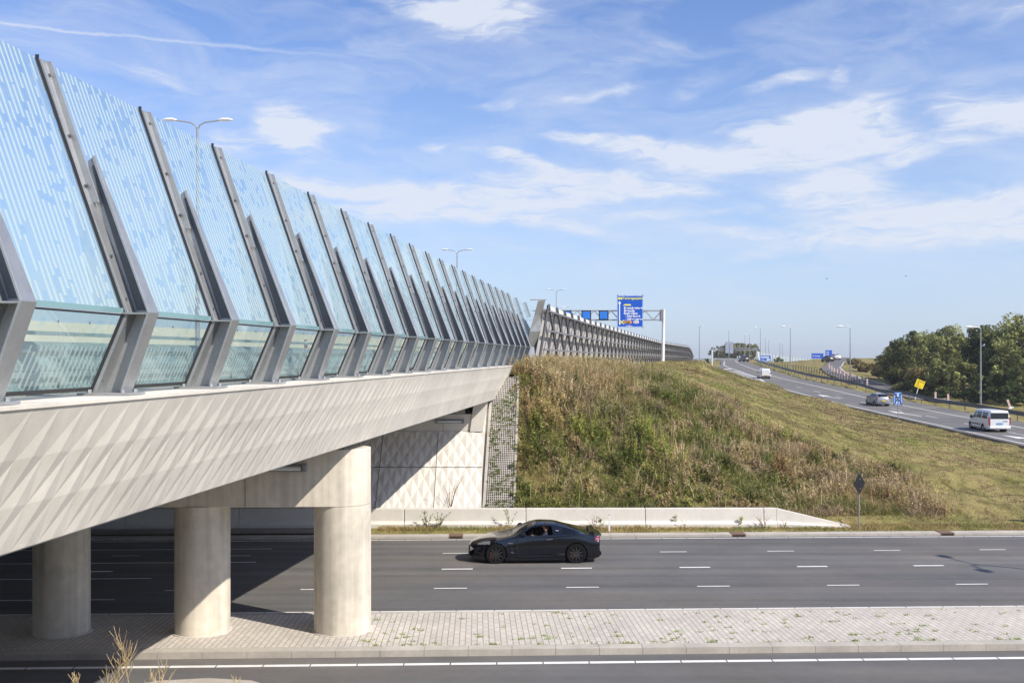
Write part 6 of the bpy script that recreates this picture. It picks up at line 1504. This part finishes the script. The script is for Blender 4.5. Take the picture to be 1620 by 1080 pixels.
sel = RNG.integers(0, 5, len(x)); cols = np.array([PC['straw'], PC['lime'], PC['dry'], PC['green'], PC['straw'] * 1.1]); col = cols[sel] * RNG.uniform(.7, 1.3, (len(x), 1))
V_, F_, Cc_ = merge([tri_blades(np.stack([x, y, terr(x, y, False)], 1), RNG.uniform(.35, .95, len(x)) * (.6 + .8 * fbm(x * .4, y * .4, 12)), RNG.uniform(.014, .034, len(x)), RNG.normal(0, .16, (len(x), 2)), col)])
o = mesh_np('grass_stalks', V_, F_, M_BLADE, Cc_); tag(o, 'thin upright straw and green stalks standing above the weeds of the steep bank', 'grass', kind='stuff')
# mown bank: short grass and hay
n = 260000; x = RNG.uniform(1, 44, n); y = 42.6 + (RNG.random(n) ** 1.5) * 150; rl = rs(np.clip(y, 41.6, 399), 1)
bxx = np.where(y < 60, -5 + .12 * y, 2.1 + .25 * (y - 60)); keep_ = (x < rl - .15) & (x > bxx + .6) & ((~in_zone(x, y)) | (RNG.random(n) < .02)) & ((y > 43) | (x > 14.5)); x, y = x[keep_], y[keep_]
a = fbm(x * .16, y * .07, 5); b2 = fbm(x * .8, y * .35, 15); c2 = fbm(x * .5 + 4, y * .2, 77)
col = np.where((a > .53)[:, None], np.array((.22, .22, .08)), np.where((b2 > .5)[:, None], np.array((.36, .31, .145)), np.array((.26, .20, .11)))); col = np.where(((c2 > .6) & (b2 > .48))[:, None], np.array((.24, .28, .075)), col); col = np.where((c2 < .42 + .07 * (x > 24))[:, None], np.array((.20, .145, .09)), col)
col *= RNG.uniform(.6, 1.35, (len(x), 1)); h = RNG.uniform(.03, .10, len(x)) * (.7 + b2); w = RNG.uniform(.012, .03, len(x)) * (1 + (y - 43) * .03)
V_, F_, Cc_ = merge([tri_blades(np.stack([x, y, terr(x, y) - .01], 1), h, w, RNG.normal(0, .9, (len(x), 2)), col)])
o = mesh_np('mown_grass', V_, F_, M_BLADE, Cc_); tag(o, 'short mown yellow-green grass between the bank crest and the ramp', 'grass', kind='stuff')
# verge in front of the low wall, and tufts
n = 60000; x = RNG.uniform(-5.6, 32, n); y = RNG.uniform(40.9, 42.5, n); k1 = RNG.random(n) < np.clip((y - 40.85) * 1.3, .05, 1) * np.clip(fbm(x * .8, y, 3) * 2 - .25, .1, 1) * np.where((x < -1.5) & (y < 41.6), .15, 1) ; x, y = x[k1], y[k1]
yy = y + SR * x; a = fbm(x * .6, y, 8); col = np.where((a > .52)[:, None], PC['olive'] * 1.25, PC['dry'] * .9); col = np.where((RNG.random(len(x)) < .3)[:, None], np.array((.20, .22, .06)), col) * RNG.uniform(.6, 1.3, (len(x), 1))
h = RNG.uniform(.05, .22, len(x)) * np.where(x < 6, 1.0, .7); V_, F_, Cc_ = merge([tri_blades(np.stack([x, yy, terr(x, yy, False) - .02], 1), h, RNG.uniform(.01, .025, len(x)), RNG.normal(0, .5, (len(x), 2)), col)])
o = mesh_np('verge_grass', V_, F_, M_BLADE, Cc_); tag(o, 'ragged grass of the narrow verge between far kerb and low concrete wall', 'grass', kind='stuff')
# tufts on the median, and in the grid paving
CH = []
for k_ in range(300):
    X = RNG.uniform(-4, 22); yp = 23.1 + RNG.random() ** 1.6 * 3.2 if k_ > 45 else 23.12; m = int(RNG.integers(4, 16))
    x = RNG.normal(X, .05, m); y = RNG.normal(yp, .025, m) + SR * x
    CH.append(tri_blades(np.stack([x, y, np.full(m, medz(yp))], 1), RNG.uniform(.02, .07, m), np.full(m, .02), RNG.normal(0, .9, (m, 2)), np.tile(PC['green'] * 1.5, (m, 1)) * RNG.uniform(.6, 1.3, (m, 1))))
V_, F_, Cc_ = merge(CH); o = mesh_np('joint_weeds', V_, F_, M_BLADE, Cc_); tag(o, 'tiny green weeds in the joints of the paved median', 'weeds', kind='stuff')
CH = []
for k_ in range(560):
    u = RNG.random(); hh_ = RNG.uniform(1.2, 6.8); v = (6.85 - hh_) / 5.78
    if fbm(np.array([u * 3.]), np.array([hh_ * 1.4]), 4)[0] < (.50 if not (3.5 < hh_ < 3.75) else .0) and not (hh_ > 6.4 and RNG.random() < .6): continue
    xx = -1.19 + .28 * v + u * 1.2; m = 8; p = W(xx, hh_, .05); x = RNG.normal(p[0], .025, m); zz = np.full(m, p[2]) + RNG.normal(0, .02, m)
    CH.append(tri_blades(np.stack([x, np.full(m, p[1] - .01), zz], 1), RNG.uniform(.05, .13, m), np.full(m, .026), np.stack([RNG.normal(0, .6, m), -RNG.uniform(.1, .9, m)], 1), np.tile(PC['green'] * 1.2, (m, 1)) * RNG.uniform(.5, 1.4, (m, 1))))
V_, F_, Cc_ = merge(CH); o = mesh_np('grid_weeds', V_, F_, M_BLADE, Cc_); tag(o, 'green tufts sprouting from the holes of the grid paving strip', 'weeds', kind='stuff')

# single plants in front of and above the low wall
def small_plant(px, Y, z0, H, label, n_st=5, green=True, dry=False, sp=.06):
    x0_ = (px - CX) * Y / F; ch = []; H *= 1.05; n_st = int(n_st * 1.2)
    base = PC['green'] * .8 if green else PC['rust'] * .8
    ns_ = n_st; P0 = np.stack([RNG.normal(x0_, sp * .4, ns_), RNG.normal(Y, .02, ns_), np.full(ns_, z0)], 1); hh = H * RNG.uniform(.6, 1, ns_); l = RNG.normal(0, .35, (ns_, 2)); l[:, 1] *= .3
    ch.append(tri_blades(P0, hh, np.full(ns_, .024), l, np.tile(base * .8, (ns_, 1))))
    m = ns_ * 22; k_ = np.repeat(np.arange(ns_), 22); t_ = RNG.uniform(.3, 1, m); cv = np.where(t_ < .55, .35 / .55 * t_, t_ * 1.0)
    c = P0[k_] + np.stack([l[k_, 0] * hh[k_] * t_ ** 1.4, l[k_, 1] * hh[k_] * t_, hh[k_] * t_], 1); ang = RNG.uniform(0, 6.28, m); L2 = (.05 if dry else .09) * RNG.uniform(.5, 1.3, m)
    d = np.stack([np.cos(ang), np.sin(ang) * .6, RNG.uniform(.2, 1, m)], 1); s = np.stack([-np.sin(ang), np.cos(ang), 0 * ang], 1) * (L2 * .22)[:, None]
    q = np.stack([c - s * .3, c + d * (L2 * .5)[:, None] - s, c + d * L2[:, None], c + d * (L2 * .5)[:, None] + s], 1)
    ch.append((q.reshape(-1, 3), [np.arange(m * 4).reshape(m, 4)], np.repeat(base * RNG.uniform(.7, 1.5, (m, 1)), 4, 0)))
    V_, F_, Cc_ = merge(ch); V_ = V_ - np.array([x0_, Y, z0]); o = mesh_np('weed_plant', V_, F_, M_BLADE, Cc_); o.location = (x0_, Y, z0); tag(o, label, 'plant')
vz = EYE - 7.33
small_plant(675, 41.9, vz, .75, 'thin weed against the low wall, left of the pair nearest the round column')
small_plant(694, 41.9, vz, .85, 'branching weed against the low wall, right of the pair nearest the round column', 7)
small_plant(806, 42.0, vz, 1.15, 'tall slim weed against the low wall just above the coupe bonnet', 4, sp=.03)
small_plant(783, 42.6, EYE - 6.5, .0 + .35, 'small weed on top of the low wall below the grid paving', 4)
small_plant(1207, 42.1, vz, .65, 'dry brown weed at the joint near the wedge end of the low wall', 6, False, True)
small_plant(1084, 42.1, vz, .6, 'thin dry stalk against the middle of the low wall', 2, False, True, .02)
small_plant(940, 42.1, vz, .6, 'dry stalks against the low wall right of the rear wing', 4, False, True)
small_plant(1240, 42.2, vz, .5, 'short dry stalk against the tapering wall end', 3, False, True)
small_plant(712, WY(6.5) - .2, EYE - 6.55, 1.5, 'leafless spindly sapling in front of the faceted abutment panels', 5, False, True, .1)

# dry twig plant close to the camera
def twig(label, px, py, Y, H, seed, n_br=6, group=None):
    rr = random.Random(seed); base = P(px, py, Y); t = thing('dry_plant', label, 'plant', base, group='dry plants at the foot of the camera')
    b = MB(); leaf = mat('dry_stem', (.50, .37, .20), .85, 0, .2, 20)
    def br(p, d, L_, r, lev):
        pts = [Vector(p)]; dd = Vector(d).normalized()
        for i in range(5): dd = (dd + Vector((rr.uniform(-.1, .1), rr.uniform(-.1, .1), .10))).normalized(); pts.append(pts[-1] + dd * L_ / 5)
        b.tube(pts, [r * (1 - .12 * i) for i in range(6)], 6)
        if lev > 0:
            for k_ in range(n_br if lev == 2 else rr.randint(2, 4)):
                i = rr.randint(2, 5) if lev == 2 else rr.randint(1, 3); a = rr.uniform(0, 6.28); br(pts[i], (dd * .8 + Vector((math.cos(a), math.sin(a) * .6, .3)) * .85), L_ * rr.uniform(.3, .65), r * .72, lev - 1)
    br((0, 0, 0), (rr.uniform(-.1, .1), 0, 1), H, .0026 * Y / 4 + .0004, 2); b.build('stems', leaf, t, smooth=True)
YT = 4.2
twig('dry branching twig standing before the shaded median, tallest of the foreground', 212, 1130, YT, .26, 4, 9)
for k_, (px, py, H, lab) in enumerate(((160, 1130, 0.176, 'low dry twig at the bottom edge left of the tall one'), (185, 1125, 0.203, 'low forked dry twig between its two neighbours at the bottom edge'), (252, 1130, 0.203, 'low dry twig at the bottom edge right of the tall one'), (120, 1120, 0.121, 'leftmost short dry twig tip at the bottom edge'), (235, 1120, 0.135, 'short dry twig tip just right of the tall twig'), (372, 1130, 0.135, 'isolated dry stalk tip at the bottom edge near the traffic island'))):
    twig(lab, px, py, YT + .1 * k_, H, 20 + k_, 6)

# ------------------------------------------------------------------ trees
def tree(name, label, x, y, H, rad, crown_lo=.12, group=None, tint=(.055, .075, .022), n_cl=70, lpc=95, leaf=.34, seed=0, flat=0.0, z=None, cat='tree', tint2=None):
    rg = np.random.default_rng(seed + 100); zb = float(terr(np.array([x]), np.array([y]))[0]) if z is None else z
    t = thing(name, label, cat, (x, y, zb), group=group); rr = random.Random(seed)
    b = MB(); tr = max(.08, H * .022); top = H * .72
    b.tube([(0, 0, -.3), (rr.uniform(-.2, .2), 0, top * .4), (rr.uniform(-.4, .4), 0, top)], [tr * 1.3, tr, tr * .35], 8)
    for k_ in range(7):
        a = k_ * 2.4 + rr.random(); z0 = top * rr.uniform(.25, .75); L_ = rad * rr.uniform(.5, .85)
        b.tube([(0, 0, z0), (math.cos(a) * L_ * .5, math.sin(a) * L_ * .5, z0 + L_ * .35), (math.cos(a) * L_, math.sin(a) * L_, z0 + L_ * .8)], [tr * .5, tr * .32, tr * .12], 6)
    b.build('trunk', M_BARK, t, smooth=True)
    # clumps distributed in an egg-shaped volume with lobes
    lobes = rg.normal(0, 1, (7, 3)); lobes /= np.linalg.norm(lobes, axis=1)[:, None]; amp = rg.uniform(-.05, .28, 7)
    d = rg.normal(0, 1, (n_cl, 3)); d /= np.linalg.norm(d, axis=1)[:, None]
    rf = rg.uniform(.45, 1, n_cl) ** .6; lob = 1 + (np.clip(d @ lobes.T, 0, 1) ** 3 @ amp)
    ch = H * (1 - crown_lo) / 2; cz = H * crown_lo + ch
    c = d * (rf * lob)[:, None] * np.array([rad, rad, ch]) * np.array([.85, .85, .88]); 
    c[:, 2] = np.where(c[:, 2] > ch * (1 - flat), ch * (1 - flat), c[:, 2]); c[:, 2] += cz; low = c[:, 2] < cz; c[low, 0:2] *= 1.08
    cr = rg.uniform(.13, .30, n_cl) * rad * .9
    m = n_cl * lpc; k_ = np.repeat(np.arange(n_cl), lpc); dd = rg.normal(0, 1, (m, 3)); dd /= np.linalg.norm(dd, axis=1)[:, None]
    p = c[k_] + dd * (cr[k_] * rg.uniform(.35, 1.0, m) ** .5)[:, None] * np.array([1, 1, .75])
    p[:, 2] = np.maximum(p[:, 2], .1)
    nrm = dd + rg.normal(0, .6, (m, 3)); nrm[:, 2] += .4; nrm /= np.linalg.norm(nrm, axis=1)[:, None]
    u = np.cross(nrm, rg.normal(0, 1, (m, 3))); u /= np.linalg.norm(u, axis=1)[:, None]; v = np.cross(nrm, u); s = leaf * rg.uniform(.5, 1.2, m)
    q = np.stack([p - u * s[:, None] * .5, p - v * s[:, None] * .32, p + u * s[:, None] * .5, p + v * s[:, None] * .32], 1)
    t0 = np.array(tint); t1 = np.array(tint2 if tint2 else tint); mixc = rg.random(n_cl)[:, None]; cc = (t0 * mixc + t1 * (1 - mixc)) * rg.uniform(.65, 1.4, (n_cl, 1))
    col = cc[k_] * rg.uniform(.6, 1.45, (m, 1))
    o = mesh_np('crown', q.reshape(-1, 3), [np.arange(m * 4).reshape(m, 4)], M_LEAF, np.repeat(col, 4, 0), parent=t); return t
DG, OG, LG, BR = (.062, .085, .033), (.21, .215, .08), (.32, .33, .12), (.28, .20, .09)
TR = [(1432, 168, 533, 42, OG, OG, 'olive tree at the left end of the wood, lowest of the large crowns'), (1452, 160, 522, 46, DG, OG, 'rounded dark tree second from the left end of the wood'), (1478, 172, 515, 50, OG, LG, 'tall olive tree with the highest rounded top left of the lamp'),
      (1510, 165, 520, 46, LG, OG, 'light green tree left of the tall ramp lamp'), (1545, 170, 522, 46, OG, DG, 'tree standing behind the tall ramp lamp'), (1568, 150, 512, 44, DG, DG, 'dark tree just right of the tall ramp lamp'), (1598, 145, 500, 50, DG, OG, 'big dark tree near the right edge of the picture'), (1640, 138, 496, 60, OG, LG, 'large tree cut by the right edge of the picture'),
      (1690, 140, 500, 56, DG, DG, 'dark tree beyond the right edge')]
for k_, (px, Y, top, wpx, c1, c2_, lab) in enumerate(TR):
    x = (px - CX) * Y / F; zb = float(terr(np.array([x]), np.array([Y]))[0]); H = (EYE + (CY - top) * Y / F) - zb
    tree('broadleaf_tree', lab, x, Y, H, wpx * Y / F * .98, .04, 'trees of the wood at right', c1, 95, 110, .42, k_ + 1, tint2=c2_)
FR = [(1462, 150, 575, 34, OG, BR, 'brownish young tree in front of the wood, left'), (1492, 146, 565, 34, LG, OG, 'pale green young tree in front of the wood, middle'), (1525, 142, 568, 36, OG, LG, 'olive young tree in front of the wood near the lamp'), (1583, 134, 575, 34, DG, LG, 'dark shrubby tree in front of the wood right of the lamp'), (1622, 130, 560, 36, LG, DG, 'lit shrubby tree in front of the wood at the right edge')]
for k_, (px, Y, top, wpx, c1, c2_, lab) in enumerate(FR):
    x = (px - CX) * Y / F; zb = float(terr(np.array([x]), np.array([Y]))[0]); H = (EYE + (CY - top) * Y / F) - zb
    tree('broadleaf_tree', lab, x, Y, H, wpx * Y / F * .8, .0, 'young trees before the wood', c1, 60, 110, .34, k_ + 40, tint2=c2_)
SHR = [(1400, 178, 575, 20, OG, BR, 'low bush at the left tip of the wood'), (1385, 190, 574, 20, DG, BR, 'dark bush on the grassy hillside left of the wood'), (1418, 165, 585, 22, DG, OG, 'low dark bush under the left trees of the wood'), (1405, 205, 566, 16, LG, OG, 'pale green bush behind the hillside bushes'), (1366, 205, 572, 16, BR, DG, 'brownish bush on the hilltop'), (1350, 235, 568, 14, BR, OG, 'leftmost brownish bush on the hilltop'),
       (1232, 300, 565, 10, DG, OG, 'small bush before the distant grey-blue barrier'), (1540, 134, 612, 26, DG, DG, 'low dark scrub at the foot of the wood left of the lamp'), (1500, 138, 612, 26, DG, OG, 'low scrub below the pale young trees'), (1600, 128, 610, 28, DG, DG, 'low dark scrub at the foot of the wood near the right edge'), (1460, 146, 610, 22, DG, OG, 'low scrub behind the tilted yellow sign'), (1119, 222, 567, 4, DG, DG, 'narrow dark shrub beside the curved barrier end'), (1430, 150, 604, 20, DG, OG, 'low scrub on the hillside above the silver hatchback')]
for k_, (px, Y, top, wpx, c1, c2_, lab) in enumerate(SHR):
    x = (px - CX) * Y / F; zb = float(terr(np.array([x]), np.array([Y]))[0]); H = max(1.2, (EYE + (CY - top) * Y / F) - zb)
    tree('shrub', lab, x, Y, H, wpx * Y / F * .9, .0, 'bushes around the wood', c1, 34, 90, .30, k_ + 70, cat='shrub', tint2=c2_)
for k_, (px, top, wpx) in enumerate(((1139, 546, 14), (1153, 541.5, 14), (1168, 540.5, 15), (1182, 540.5, 15), (1192, 542, 12))):
    Y = 470; x = (px - CX) * Y / F; z = EYE - 2.2; tree('far_tree', 'flat-topped tree of the distant grove, ' + ('leftmost and lowest', 'second from its left', 'middle one', 'second from its right', 'rightmost')[k_], x, Y, (EYE + (CY - top) * Y / F) - z, wpx * Y / F, .0, 'trees of the distant grove', OG if k_ > 0 else DG, 60, 70, .7, k_ + 150, .25, z=z, tint2=(.26, .22, .09))
# two birds, tiny in the sky
for k_, (px, py) in enumerate(((1308, 441), (1433, 436.5))):
    t = thing('bird', ('small dark bird high over the blue direction signs', 'tiny bird farther right above the wood')[k_], 'bird', P(px, py, 90)); t.scale = (.5, .5, .5); b = MB(); b.tube([(-.18, 0, 0), (0, 0, .01), (.16, 0, 0)], [.02, .06, .015], 8); b.build('body', M_BLACK, t, smooth=True)
    b = MB(); b.add([(-.05, -.03, .02), (.08, -.03, .02), (.02, -.36, .12), (-.05, .03, .02), (.08, .03, .02), (.02, .36, .12), (-.05, -.03, .0), (.08, -.03, .0), (-.05, .03, .0), (.08, .03, 0)], [(0, 1, 2), (3, 5, 4), (6, 2, 7), (8, 9, 5)]); b.build('wings', M_BLACK, t, fixn=False)

# ------------------------------------------------------------------ thin summer haze
hm = bpy.data.materials.new('haze_air'); hm.use_nodes = True; nt = hm.node_tree; nt.nodes.clear()
ho = nt.nodes.new('ShaderNodeOutputMaterial'); pv = nt.nodes.new('ShaderNodeVolumePrincipled'); pv.inputs['Color'].default_value = (.93, .95, .98, 1); pv.inputs['Density'].default_value = .00024; pv.inputs['Anisotropy'].default_value = .2
nt.links.new(pv.outputs[0], ho.inputs['Volume'])
b = MB(); b.box((0, 1350, 11.7), (5200, 3400, 28.6)); o = b.build('haze', hm); tag(o, kind='stuff')
